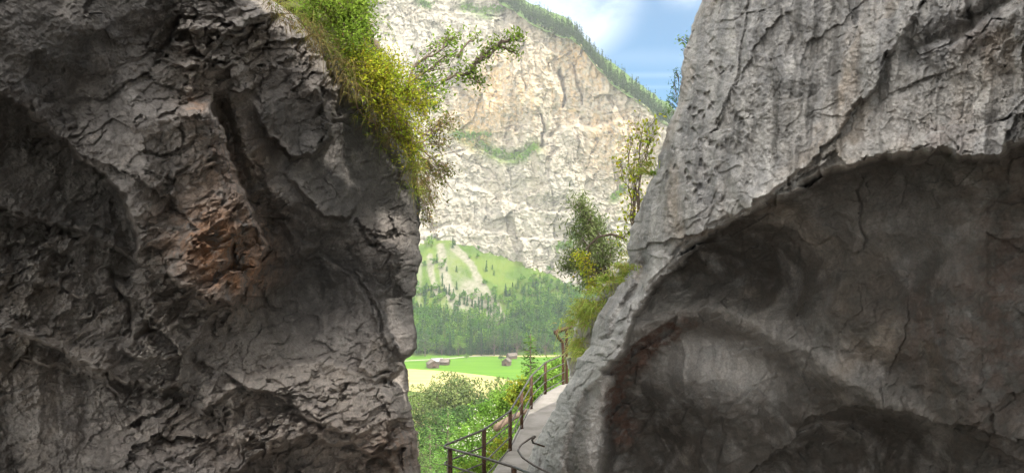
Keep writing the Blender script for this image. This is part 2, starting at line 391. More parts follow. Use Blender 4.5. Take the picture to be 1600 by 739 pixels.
S_L = [(-2600, -2600), (-800, -500), (-300, 120), (-80, 350), (0, 425), (30, 470), (60, 500), (100, 528), (140, 552), (180, 592), (220, 620), (260, 642), (300, 655), (350, 657),
       (400, 657), (440, 652), (470, 645), (500, 647), (520, 651), (545, 652), (556, 643), (565, 634), (600, 637), (640, 641), (680, 650), (739, 657), (900, 665), (1600, 680)]
def depth_L(u, v):
    k = (u - 800) / F                     # wall line  x = a + b*y, leaning out a little towards its top
    a, b = -6.0, 0.545
    return np.clip(-6.0 / (k - 0.545) , 0.5, 40) * (1 - 0.00003 * (400 - np.clip(v, -200, 760)))
def relief_L(u0, v0):
    u, v = warp(u0, v0, 21, 9, 3.4)
    h = 0.22 * fbm(u / 210, v / 210, 3, 3)
    h += 0.0012 * np.clip(300 - v, 0, 400) * sst((420 - u) / 250) + 0.0058 * np.clip(v - 585, 0, 260) * sst((u - 120) / 120)
    ro = 0.38 + 0 * u                                  # roughness 0..1
    def smooth_zone(*a, k=0.85):
        nonlocal ro; ro = ro * (1 - k * ell(u, v, *a))
    def rough_zone(*a, k=0.7):
        nonlocal ro; ro = ro + k * ell(u, v, *a)
    smooth_zone(90, 70, 220, 120, k=.95); smooth_zone(190, 230, 70, 110, 0); smooth_zone(455, 180, 70, 90, k=.95); smooth_zone(580, 250, 80, 110, k=.95)
    smooth_zone(90, 680, 110, 80); smooth_zone(500, 440, 110, 95, k=.92); smooth_zone(545, 330, 60, 60); smooth_zone(470, 530, 60, 30); smooth_zone(585, 460, 40, 90, k=.5)
    rough_zone(330, 60, 90, 80, 0, k=.9); rough_zone(350, 380, 80, 90); rough_zone(260, 500, 90, 60); rough_zone(500, 120, 50, 60); rough_zone(420, 650, 200, 60); rough_zone(600, 380, 50, 40)
    rough_zone(80, 390, 120, 70, k=.4); rough_zone(620, 690, 50, 60, k=.8)
    ro = np.clip(ro, 0.06, 1.5)
    # hanging slab at the top left, over a second mass
    h += ledge(u, v, [(-900, -40), (-200, 60), (0, 142), (60, 190), (130, 252), (200, 312), (212, 370), (216, 410)], 0.55, 130, 9, 0.03)
    h += 0.25 * ell(u, v, 80, 50, 190, 90, 25)
    # tan rib and rusty nose, with the deep cleft on its right
    h += ledge(u, v, [(238, 425), (300, 452), (368, 478), (398, 440), (418, 385), (395, 320), (362, 250), (335, 180), (326, 130)], 0.85, 80, 6, 0.1, low=0.3)
    h += 0.30 * ell(u, v, 345, 390, 75, 70, 20)
    h += crack(u, v, [(340, 120), (352, 200), (378, 280), (425, 340), (462, 400)], 0.42, 12, 0.25)
    h += ledge(u, v, [(375, 240), (400, 320), (440, 350), (470, 372), (500, 380)], -0.2, 40, 7, .2)
    # stacked blocks
    for y, x0, x1, A in ((22, 262, 330, .16), (48, 268, 320, .18), (74, 262, 312, .22), (106, 262, 314, .26), (140, 266, 318, .24), (178, 272, 322, .34), (55, 330, 400, .22), (98, 326, 372, .25), (140, 352, 402, .25), (30, 330, 420, .2)):
        h += ledge(u, v, [(x0, y - 3), ((x0 + x1) / 2, y + 4), (x1, y - 5)], A, 17, 4, 0.25, low=0.1)
    # dark grey panel bounded by a pale ragged ridge
    h += ledge(u, v, [(392, 150), (412, 205), (448, 238), (488, 246), (512, 215), (530, 160), (528, 110)], 0.34, 60, 8, 0.1, low=.5)
    h += ledge(u, v, [(400, 95), (440, 98), (480, 118), (510, 150), (522, 200)][::-1], 0.16, 26, 6, 0.15)
    h += ledge(u, v, [(430, 262), (470, 300), (500, 335), (540, 345), (560, 320)], 0.22, 50, 8, 0.2)
    # deep overhang under the turf
    h -= 0.55 * ell(u, v, 575, 235, 45, 95, -28)
    h -= 0.75 * ell(u, v, 490, 430, 90, 80, 20); h -= 0.25 * ell(u, v, 430, 500, 70, 50, 0)
    h += ledge(u, v, [(500, 395), (540, 415), (585, 455), (612, 520), (636, 566)][::-1], 0.18, 45, 6, 0.15)
    h += crack(u, v, [(520, 400), (560, 440), (590, 480), (600, 530), (625, 570)], 0.10, 5)
    h += 0.28 * ell(u, v, 605, 385, 55, 50, 20); h += crack(u, v, [(560, 345), (575, 375), (600, 385)], .14, 5)
    # brow on the right edge and its hole
    h += ledge(u, v, [(545, 575), (580, 590), (612, 588), (645, 562), (670, 545)], 0.40, 55, 8, 0.1, low=.7)
    # lower pale slab, facing up
    h += ledge(u, v, [(660, 622), (610, 600), (570, 585), (520, 562), (460, 562), (415, 585), (330, 604)], 0.55, 95, 14, 0.08, low=.2)
    h += ledge(u, v, [(180, 540), (235, 563), (290, 548), (330, 505), (336, 480)], 0.40, 45, 7, 0.12, low=.5)
    h += ledge(u, v, [(-700, 300), (-100, 315), (0, 327), (60, 337), (130, 369), (200, 400), (262, 434), (330, 472)], 0.34, 60, 7, 0.06, low=.5)
    h += ledge(u, v, [(-700, 480), (-100, 505), (0, 516), (60, 532), (110, 560), (170, 585), (240, 610), (320, 606)], 0.42, 60, 8, 0.06, low=.6)
    h += crack(u, v, [(170, 410), (182, 450), (205, 480), (200, 530)], .15, 5)
    h += ledge(u, v, [(10, 560), (90, 575), (170, 600), (200, 640)], 0.16, 40, 6)
    h += ledge(u, v, [(300, 650), (340, 622), (375, 607), (430, 622), (490, 655), (545, 678), (600, 660)], 0.30, 35, 6, 0.1, low=.4)
    h += ledge(u, v, [(355, 745), (425, 706), (480, 686), (545, 690), (590, 712), (625, 742)], 0.42, 50, 8, 0.1, low=.6)
    h += ledge(u, v, [(280, 735), (330, 680), (365, 640), (420, 615)], 0.12, 30, 5)
    h += ledge(u, v, [(0, 385), (60, 380), (110, 400), (160, 445), (175, 480)], 0.14, 40, 6); h += ledge(u, v, [(30, 445), (90, 452), (140, 480)], 0.12, 30, 5)
    h += facing(u, v, [(230, 220, 35, 110, 0, .3), (300, 165, 35, 26, 0, .6), (350, 85, 60, 40, 0, .25), (480, 105, 50, 28, 20, .5), (340, 385, 62, 60, 20, .8), (260, 500, 70, 42, -15, .6), (140, 430, 60, 40, 0, .15), (60, 578, 95, 26, 10, .6),
        (450, 622, 180, 34, 5, .9), (300, 665, 80, 60, -20, .6), (600, 388, 45, 32, 0, .6), (600, 648, 40, 30, 30, .6), (615, 712, 35, 28, 0, .5), (90, 690, 120, 70, 0, .25), (400, 660, 80, 30, -20, .4), (60, 440, 80, 40, 0, .2),
        (100, 90, 170, 70, 0, -.25), (455, 170, 55, 60, 0, -.55), (590, 235, 60, 90, -25, -.6), (480, 440, 110, 60, 20, -.8), (440, 512, 60, 34, 0, -.6), (255, 592, 70, 16, 0, -.8), (500, 708, 115, 15, 5, -.9), (612, 597, 34, 13, 0, -.9), (600, 490, 40, 70, 0, -.2), (400, 45, 50, 40, 0, -.3)],
        [([(-200, 60), (0, 150), (60, 200), (130, 262), (200, 325), (212, 390)], 14, -.8), ([(345, 140), (385, 250), (425, 320), (462, 390)], 17, -.7), ([(-200, 500), (0, 524), (60, 540), (110, 568), (170, 594)], 8, -.9), ([(0, 335), (130, 378), (262, 443), (330, 480)], 9, -.7), ([(310, 655), (375, 617), (430, 632), (500, 675), (600, 680)], 7, -.7), ([(400, 175), (450, 250), (490, 250), (525, 190)], 8, -.6)], .0095, 85)
    h = np.where((h < -.4) & (v0 < 340), -.4 + (h + .4) * .5, h)
    # broken rock at three sizes, bedding rising to the right
    rr = np.clip(ro, 0, 1.5)
    h = h * 1.15 + chips(u, v, 80, -28, 1.5, 29, 0.30, rr) + chips(u, v, 44, -32, 1.7, 31, 0.28, rr); h += chips(u, v, 19, -30, 1.9, 37, 0.15, rr); h += chips(u0, v0, 8, -34, 2.1, 41, 0.060, rr)
    h += 0.05 * fbm(u / 30, v / 30, 60, 5, .55) * (0.4 + rr) + 0.010 * fbm(u0 / 6, v0 / 6, 61, 3, .6)
    st = ((u * math.cos(R(-35)) + v * math.sin(R(-35))) / 40); sb = (-u * math.sin(R(-35)) + v * math.cos(R(-35))) / 9
    h += 0.022 * ridged(st, sb, 66, 3) * rr
    m = fbm(u / 40, v / 40, 91, 3)
    rust = 1.0 * ell(u, v, 340, 390, 66, 58, 30) + 0.5 * ell(u, v, 380, 430, 30, 30) + 0.4 * ell(u, v, 305, 160, 22, 22) + 0.35 * ell(u, v, 610, 700, 50, 35) + 0.10 * ell(u, v, 420, 690, 200, 50) + 0.2 * ell(u, v, 350, 270, 50, 80)
    dark = 0.85 * ell(u, v, 100, 80, 200, 120) + 1.1 * ell(u, v, 590, 230, 75, 95) + 1.0 * ell(u, v, 480, 430, 110, 90) + 1.2 * ell(u, v, 455, 180, 66, 85) + .9 * ell(u, v, 560, 330, 70, 90) + .8 * ell(u, v, 380, 300, 30, 90, -25) + .6 * ell(u, v, 150, 330, 60, 60, 40) + .8 * ell(u, v, 630, 470, 50, 120) + .7 * ell(u, v, 645, 330, 30, 90) + .08 + 0.0 + .3 * ell(u, v, 100, 700, 140, 60)  # overhang, cavity and cleft darkened to carry shade; slab and panel are darker stone
    pale = 0.8 * ell(u, v, 295, 110, 35, 80) + .5 * ell(u, v, 350, 60, 70, 60) + 0.5 * ell(u, v, 500, 110, 45, 45) + 0.7 * ell(u, v, 330, 370, 70, 90) + 1.4 * ell(u, v, 450, 635, 240, 70) + .35 * ell(u, v, 120, 430, 120, 90) + 0.8 * ell(u, v, 260, 500, 80, 60) + .35 * ell(u, v, 605, 375, 50, 35) + .4 * ell(u, v, 60, 590, 90, 40)  # lower slab lightened in colour to stand for light falling on it
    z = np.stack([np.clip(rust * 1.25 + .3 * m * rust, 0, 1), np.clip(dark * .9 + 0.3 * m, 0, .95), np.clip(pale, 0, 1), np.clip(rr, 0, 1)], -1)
    return h, z

S_R = [(-2600, 1130), (-900, 1125), (-300, 1120), (0, 1098), (40, 1080), (80, 1068), (110, 1062), (160, 1060), (200, 1042), (260, 1024), (310, 1004), (360, 986), (400, 980), (425, 984), (440, 972), (455, 960), (490, 936), (515, 925),
       (540, 923), (560, 906), (590, 892), (602, 883), (645, 861), (685, 838), (739, 820), (900, 780), (1600, 760)]
LIP = [(2600, 150), (1800, 190), (1620, 205), (1560, 240), (1500, 244), (1440, 232), (1370, 244), (1290, 264), (1240, 298), (1190, 320), (1140, 345), (1100, 370), (1060, 410), (1020, 450), (990, 492), (972, 540), (950, 572), (912, 602), (892, 640), (884, 680), (868, 760), (840, 900)]
def depth_R(u, v):
    k = (u - 800) / F
    return np.clip(5.21 / (k + 0.3625), 0.8, 40)
def relief_R(u0, v0):
    u, v = warp(u0, v0, 121, 7, 2.5)
    h = 0.18 * fbm(u / 230, v / 230, 103, 3) - 0.0012 * np.clip(330 - v, 0, 400)
    ro = 0.34 + 0 * u
    d, s, p = polydist(u, v, LIP)                      # right hand side of travel = lit face
    sd = d * s                                         # positive: inside the cave
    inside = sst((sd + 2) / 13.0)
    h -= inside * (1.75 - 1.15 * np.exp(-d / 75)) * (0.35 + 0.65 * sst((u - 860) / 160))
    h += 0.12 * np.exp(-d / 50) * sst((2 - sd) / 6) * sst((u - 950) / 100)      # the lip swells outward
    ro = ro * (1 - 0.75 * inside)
    # cave: ribs and bowls
    arch1 = [(915, 760), (922, 690), (926, 640), (942, 580), (985, 520), (1040, 492), (1090, 484), (1140, 488), (1200, 512), (1260, 552), (1340, 603), (1430, 642), (1470, 660)]
    d1, s1, p1 = polydist(u, v, arch1); o1 = d1 * s1      # positive: outside/above the arch
    h += 0.45 * np.exp(-(d1 / 34) ** 2) * sst(p1 / .03) * sst((1 - p1) / .1)
    h += np.where(o1 < 0, -0.55 * (1 - np.exp(-d1 / 90)) * sst((1 - p1) / .15), 0.15 * (1 - np.exp(-d1 / 50))) * inside
    h += 0.30 * ell(u, v, 1090, 590, 60, 60, 20)
    arch2 = [(1150, 760), (1190, 728), (1225, 692), (1265, 658), (1320, 637), (1390, 637), (1450, 652)]
    d2, s2, _ = polydist(u, v, arch2); h += np.where(s2 < 0, -0.5 * (1 - np.exp(-d2 / 22)), 0.12 * np.exp(-d2 / 30)) * np.exp(-((d2 / 150) ** 4))
    h += 0.5 * ell(u, v, 1500, 560, 60, 200, -5)         # right pier
    h += 0.35 * ell(u, v, 1330, 500, 130, 60, 35); h -= 0.35 * ell(u, v, 1130, 420, 120, 60, 10)
    h -= 0.4 * ell(u, v, 1020, 690, 60, 60)
    h += crack(u, v, [(1365, 262), (1345, 285), (1337, 300), (1348, 320), (1344, 345), (1352, 375), (1340, 420)], .06, 3, .3)
    h += ledge(u, v, [(1135, 600), (1110, 650), (1095, 700), (1085, 755)], .07, 30, 3, .3); h += ledge(u, v, [(1225, 545), (1180, 600), (1135, 640), (1125, 700), (1110, 760)], .08, 30, 3, .3)
    h += ledge(u, v, [(1380, 620), (1400, 560), (1415, 530), (1425, 440)], .06, 30, 3, .3); h += ledge(u, v, [(1500, 690), (1550, 640), (1580, 620), (1650, 580)], .10, 40, 3, .3)
    h += inside * 0.05 * ridged(u / 90 + v / 300, v / 60, 197, 4) + inside * .035 * facets(u / 70, v / 90, 199, .9)[0]
    h += 1.25 * facing(u, v, [(1110, 560, 110, 45, 15, .4), (1040, 690, 70, 60, 0, -.7), (1130, 400, 150, 60, -10, -.6), (1330, 700, 130, 45, 0, -.8), (1540, 520, 70, 190, 0, .25), (1190, 640, 60, 45, 0, -.4), (938, 640, 14, 90, 5, .5), (1400, 380, 120, 70, 0, .15), (1420, 560, 60, 60, 0, -.3)],
        [(arch1, 24, .65), ([(990, 560), (1050, 522), (1110, 515), (1180, 540), (1240, 580)], 15, -.8), ([(1180, 480), (1260, 520), (1340, 570), (1440, 620)], 16, -.7), ([(1190, 735), (1230, 700), (1270, 668), (1325, 647), (1440, 655)], 8, -.9)], .0062, 80) * inside
    # outer face: flutes, the long diagonal crack, pits
    lit = 1 - inside
    h += lit * 0.12 * fbm(u / 26 + 0.1 * v / 26, v / 240, 131, 3) + lit * .28 * facets(u / 150 + v / 400, v / 190, 133, .9)[0]
    h += lit * ledge(u, v, [(1455, -40), (1432, 20), (1385, 90), (1368, 128), (1330, 175), (1300, 212), (1262, 256), (1205, 300), (1150, 330)][::-1], 0.22, 60, 6, 0.05, low=.3)
    h += lit * crack(u, v, [(1174, -30), (1168, 30), (1158, 90), (1150, 140)], .13, 6)
    h += lit * crack(u, v, [(1600, -20), (1540, 30), (1470, 60), (1400, 90)], .2, 14); h += lit * ledge(u, v, [(1600, 10), (1560, 30), (1500, 60), (1440, 80)], .22, 40, 7)
    h += lit * ledge(u, v, [(1240, 300), (1190, 312), (1150, 330), (1105, 350), (1060, 395), (1030, 425), (1000, 470)][::-1], .16, 30, 5)
    h += lit * crack(u, v, [(1130, 300), (1105, 340), (1095, 380)], .12, 6) + lit * crack(u, v, [(1230, 20), (1240, 40), (1236, 70)], .08, 8)
    h += lit * crack(u, v, [(1008, 395), (992, 440), (972, 485), (950, 528), (925, 545)], .35, 8, .15)
    h += lit * 0.25 * ell(u, v, 1200, 150, 110, 160, 0) - lit * .2 * ell(u, v, 1290, 120, 30, 120, 10)
    f, e, c = facets(u0 / 9.0, v0 / 13.0, 143); pz = ell(u, v, 1085, 230, 45, 170, 12) + 0.25 * ell(u, v, 1180, 200, 120, 200)
    h -= lit * np.clip(pz, 0, 1) * 0.10 * (c > 0.72) * sst(e * 2.2)
    ro = ro + lit * 0.5 * ell(u, v, 900, 610, 90, 160, 35) + lit * .4 * ell(u, v, 1540, 110, 110, 100)
    ro += 0.8 * (1 - sst((np.hypot(u - 875, v - 690)) / 110)) + .45 * inside * ell(u, v, 905, 690, 45, 70)
    rr = np.clip(ro, 0.1, 1.3)
    h += chips(u, v, 60, -50, 1.6, 151, 0.13, rr); h += chips(u, v, 22, -48, 1.5, 157, 0.055, rr); h += chips(u0, v0, 8, -52, 1.6, 161, 0.025, rr)
    h += 0.045 * fbm(u / 34, v / 34, 165, 5, .55) * (0.4 + rr) + lit * 0.010 * fbm(u0 / 5, v0 / 6, 171, 3, .7) + 0.004 * fbm(u0 / 5, v0 / 6, 171, 3, .7)
    m = fbm(u / 60, v / 60, 191, 3)
    stripe = [(975, 672), (958, 645), (965, 600), (990, 560), (1030, 525), (1080, 502)]
    ds, _, pst = polydist(u, v, stripe)
    rust = 1.5 * np.exp(-(ds / (18 - 8 * pst)) ** 2) * inside + inside * (.45 * ell(u, v, 1570, 480, 70, 170) + .35 * ell(u, v, 1450, 510, 40, 60) + .15) + lit * (.4 * ell(u, v, 1450, 200, 90, 40) + .4 * ell(u, v, 1530, 60, 60, 40) + .3 * ell(u, v, 1500, 230, 60, 20))
    dark = inside * (0.85 + .5 * np.exp(-(ds / 16) ** 2) + .3 * ell(u, v, 1130, 400, 140, 90) + .4 * ell(u, v, 1320, 700, 140, 50) + .35 * ell(u, v, 1020, 680, 60, 70) - .45 * ell(u, v, 1130, 570, 120, 50) - .3 * ell(u, v, 935, 640, 18, 90)) + lit * (.45 * sst(fbm(u / 18 + v / 150, v / 170, 196, 4) * 2.6) + .35 * ell(u, v, 1210, 180, 60, 40, 60) + .25 * ell(u, v, 1280, 100, 30, 120))  # hollow darkened in colour for its shade; stripe and outer streaks are stone colour
    ch, _, _ = polydist(u, v, arch1)
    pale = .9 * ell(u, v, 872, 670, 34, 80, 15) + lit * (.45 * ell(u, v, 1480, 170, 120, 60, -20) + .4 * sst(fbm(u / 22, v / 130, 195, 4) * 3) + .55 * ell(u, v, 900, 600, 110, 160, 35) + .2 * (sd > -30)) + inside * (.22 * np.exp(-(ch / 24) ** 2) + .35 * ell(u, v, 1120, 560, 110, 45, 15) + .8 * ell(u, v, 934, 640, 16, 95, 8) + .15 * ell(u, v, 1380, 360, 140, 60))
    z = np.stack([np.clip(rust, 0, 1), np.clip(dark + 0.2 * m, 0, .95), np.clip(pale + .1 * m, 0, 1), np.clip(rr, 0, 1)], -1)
    return h, z

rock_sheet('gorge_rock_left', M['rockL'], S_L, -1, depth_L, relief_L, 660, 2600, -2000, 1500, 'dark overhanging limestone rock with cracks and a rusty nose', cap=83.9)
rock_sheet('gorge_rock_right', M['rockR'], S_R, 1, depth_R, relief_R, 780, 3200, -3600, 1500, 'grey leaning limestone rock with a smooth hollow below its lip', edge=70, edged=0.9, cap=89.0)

# unseen rock behind the viewer, added and shaped to keep sun off the mouth
mb = MB(); mb.box((0, .2, 78.1), (2.6, 3.6, .15)); pf = mb.build('fill_bounce_slab', M['concrete']); tag(pf, kind='structure')  # unseen slab added under the camera to bounce fill onto the rocks
def sun_blocker():
    ring = [(3.0, 3.9), (4.0, 1), (4.6, -1), (5.2, -4), (5.6, -9)]
    n = 90; t = np.linspace(0, len(ring) - 1, n); x = np.interp(t, range(len(ring)), [p[0] for p in ring]); y = np.interp(t, range(len(ring)), [p[1] for p in ring])
    top = np.interp(t, range(len(ring)), [89.4, 92.3, 95.6, 98, 98]); k = 60
    f = np.linspace(0, 1, k)[:, None]; Z = 66 + (top[None] - 66) * f
    cx, cy = -0.5, -6.0; dx = x - cx; dy = y - cy; r = np.hypot(dx, dy); off = 0.9 * fbm(t[None] * 2 + 0 * Z, Z / 3.0, 301, 5) + 0.8 * facets(t[None] * 1.6 + 0 * Z, Z / 2.6, 305)[0] + 0.03 * (Z - 80)
    X = x + dx / r * off; Y = y + dy / r * off
    z = np.zeros((k, n, 4)); z[..., 1] = .3; z[..., 3] = .7
    tag(mesh_np('sun_blocker_rock', np.stack([X, Y, Z], -1).reshape(-1, 3), gridfaces(k, n), M['rockR'], attrs={'zone': z.reshape(-1, 4)}, smooth=True), kind='structure')
sun_blocker()

# ------------------------------------------------------------------ valley: ground sheet, fields, far slope
def terrain_z(x, y):
    near = interp(y, [(-60, 66), (10, 68), (20, 68), (30, 62), (60, 50), (100, 35), (200, 13), (300, 3), (385, 0), (700, 0)])
    near = near + np.where(y < 380, 1.2 * fbm(x / 25, y / 25, 401, 3) * sst((y - 28) / 40) * sst((380 - y) / 60), 0)
    foot = 700 + 12 * fbm(x / 90, x * 0, 405, 2)
    s = np.clip(y - foot, 0, 400)
    far = 0.70 * s * sst((s + 10) / 40)
    far = far + 9 * np.exp(-((x + 70) / 38) ** 2) * sst(s / 120) + (3.5 * fbm(x / 22, y / 60, 409, 4)) * sst(s / 60)
    return near + far
xs = np.concatenate([np.linspace(-420, -240, 60), np.linspace(-238, 260, 420), np.linspace(262, 520, 60)])
ys = np.concatenate([np.linspace(-60, 380, 140), np.linspace(384, 690, 40), np.linspace(692, 920, 230)])
X, Y = np.meshgrid(xs, ys); Z = terrain_z(X, Y)
Z = np.where((Y > 8) & (Y < 30) & (X > -40), np.minimum(Z, 72.5), Z)
def ground_mat():
    m, nt, bs = newmat('grass_ground'); geo = N(nt, 'ShaderNodeNewGeometry'); at = N(nt, 'ShaderNodeVertexColor'); at.layer_name = 'zone'
    sp = N(nt, 'ShaderNodeSeparateColor'); nt.links.new(at.outputs[0], sp.inputs[0])
    def noise(s, d=6, r=.6, v=None):
        n = N(nt, 'ShaderNodeTexNoise', inp={'Scale': s, 'Detail': d, 'Roughness': r}); nt.links.new(v or geo.outputs['Position'], n.inputs['Vector']); return n.outputs[0]
    n1 = noise(.03); n2 = noise(.25, 8, .7); n3 = noise(2.0, 6, .7)
    c = mixc(nt, maprange(nt, n1, .4, .6), (0.065, 0.115, 0.018), (0.115, 0.16, 0.028)); c = mixc(nt, maprange(nt, n2, .45, .7, 0, .5), c, (0.09, 0.17, 0.03))
    scree = mixc(nt, maprange(nt, n2, .3, .7), (0.27, 0.25, 0.20), (0.14, 0.15, 0.085))
    edge = math_(nt, 'ADD', sp.outputs[0], math_(nt, 'MULTIPLY', math_(nt, 'SUBTRACT', n3, .5), .9)); edge = math_(nt, 'ADD', edge, math_(nt, 'MULTIPLY', math_(nt, 'SUBTRACT', n2, .5), .9))
    c = mixc(nt, maprange(nt, edge, .38, .85), c, scree)
    c = mixc(nt, sp.outputs[1], c, (0.07, 0.12, 0.03)); c = mixc(nt, sp.outputs[2], c, mixc(nt, n3, (0.10, 0.085, 0.07), (0.17, 0.15, 0.13)))
    nt.links.new(c, bs.inputs['Base Color']); bs.inputs['Roughness'].default_value = 1; bs.inputs['Specular IOR Level'].default_value = 0.05
    bp = N(nt, 'ShaderNodeBump', inp={'Strength': .6, 'Distance': .8}); nt.links.new(n2, bp.inputs['Height']); nt.links.new(bp.outputs[0], bs.inputs['Normal'])
    return m
M['ground'] = ground_mat()
# scree gullies: streaks down the far slope, fanning out from the foot of the cliff
u_ = 800 + X / Y * F; v_ = HZ - (Z - CZ) / Y * F
def streak(pts, w0, w1):
    d, s, p = polydist(u_ + 3 * fbm(X / 6, Y / 6, 420, 3), v_, pts); return np.exp(-(d / (w0 + (w1 - w0) * p)) ** 2)
sc_ = streak([(688, 385), (692, 420), (700, 450), (716, 480), (728, 500)], 6, 7) + streak([(712, 388), (735, 410), (750, 440), (775, 475), (788, 500)], 5, 6) + .8 * streak([(672, 400), (674, 430), (684, 462)], 5, 4)
sc_ += .75 * streak([(735, 450), (755, 480), (770, 505)], 12, 14) + .55 * streak([(705, 395), (720, 440), (735, 490)], 20, 34) + .35 * streak([(668, 410), (680, 450), (700, 500)], 14, 22) + .5 * streak([(862, 455), (875, 470)], 6, 6) + .4 * streak([(780, 425), (810, 440)], 5, 5) + .6 * streak([(655, 400), (655, 470), (665, 500)], 6, 6)
zz = np.zeros(X.shape + (4,)); zz[..., 0] = np.where(Y > 705, np.clip(sc_, 0, 1), 0); zz[..., 1] = np.where(Y < 360, .6, 0) * sst((360 - Y) / 60); zz[..., 2] = sst((34 - Y) / 10) * (np.abs(X) < 60)
tag(mesh_np('ground', np.stack([X, Y, Z], -1).reshape(-1, 3), gridfaces(*X.shape), M['ground'], attrs={'zone': zz.reshape(-1, 4)}, smooth=True), kind='structure')

def field_mat(name, c0, c1):
    m, nt, bs = newmat(name); geo = N(nt, 'ShaderNodeNewGeometry'); mp = N(nt, 'ShaderNodeMapping'); mp.inputs['Scale'].default_value = (.012, .30, 1); mp.inputs['Rotation'].default_value = (0, 0, .15)
    nt.links.new(geo.outputs['Position'], mp.inputs[0]); n = N(nt, 'ShaderNodeTexNoise', inp={'Scale': 1, 'Detail': 7, 'Roughness': .65}); nt.links.new(mp.outputs[0], n.inputs['Vector'])
    nt.links.new(mixc(nt, maprange(nt, n.outputs[0], .35, .65), c0, c1), bs.inputs['Base Color']); bs.inputs['Roughness'].default_value = 1; bs.inputs['Specular IOR Level'].default_value = 0.05
    return m
M['green'] = field_mat('bright_grass', (0.06, 0.165, 0.012), (0.12, 0.235, 0.02)); M['mown'] = field_mat('mown_hay', (0.33, 0.31, 0.11), (0.46, 0.40, 0.18)); M['track'] = field_mat('gravel_track', (0.36, 0.34, 0.26), (0.4, 0.38, 0.3))
def gp(u, v): D = 80 * F / (v - HZ); return ((u - 800) / F * D, D)
def sheet(name, pts, z, mat, kind='structure'):
    me = bpy.data.meshes.new(name); me.from_pydata([(x, y, z) for x, y in pts], [], [list(range(len(pts)))][:1]); me.materials.append(mat)
    if me.polygons[0].normal.z < 0: me.flip_normals()
    o = bpy.data.objects.new(name, me); COL.objects.link(o); o['kind'] = kind; return o
sheet('green_meadow', [gp(*p) for p in [(380, 556), (640, 556), (760, 551.5), (1100, 548.5), (1150, 620), (830, 612), (770, 591), (700, 581), (632, 577), (380, 572)]], 0.10, M['green'])
sheet('mown_meadow', [gp(*p) for p in [(380, 571), (632, 576), (700, 580), (770, 588), (830, 601), (1000, 640), (900, 640), (700, 618), (640, 611), (380, 600)]], 0.20, M['mown'])
sheet('lower_meadow', [gp(*p) for p in [(500, 642), (650, 640), (700, 644), (690, 662), (650, 668), (500, 668)]], 0.9, M['mown'])
sheet('far_meadow', [gp(*p) for p in [(735, 556), (745, 552.8), (900, 550), (950, 556), (838, 558)]], 0.20, M['mown'])
tr = [(380, 568), (630, 563.5), (690, 560.5), (740, 556), (780, 554.5)]
sheet('field_track', [gp(u, v) for u, v in tr] + [gp(u, v + 1.1) for u, v in tr[::-1]], 0.30, M['track'])

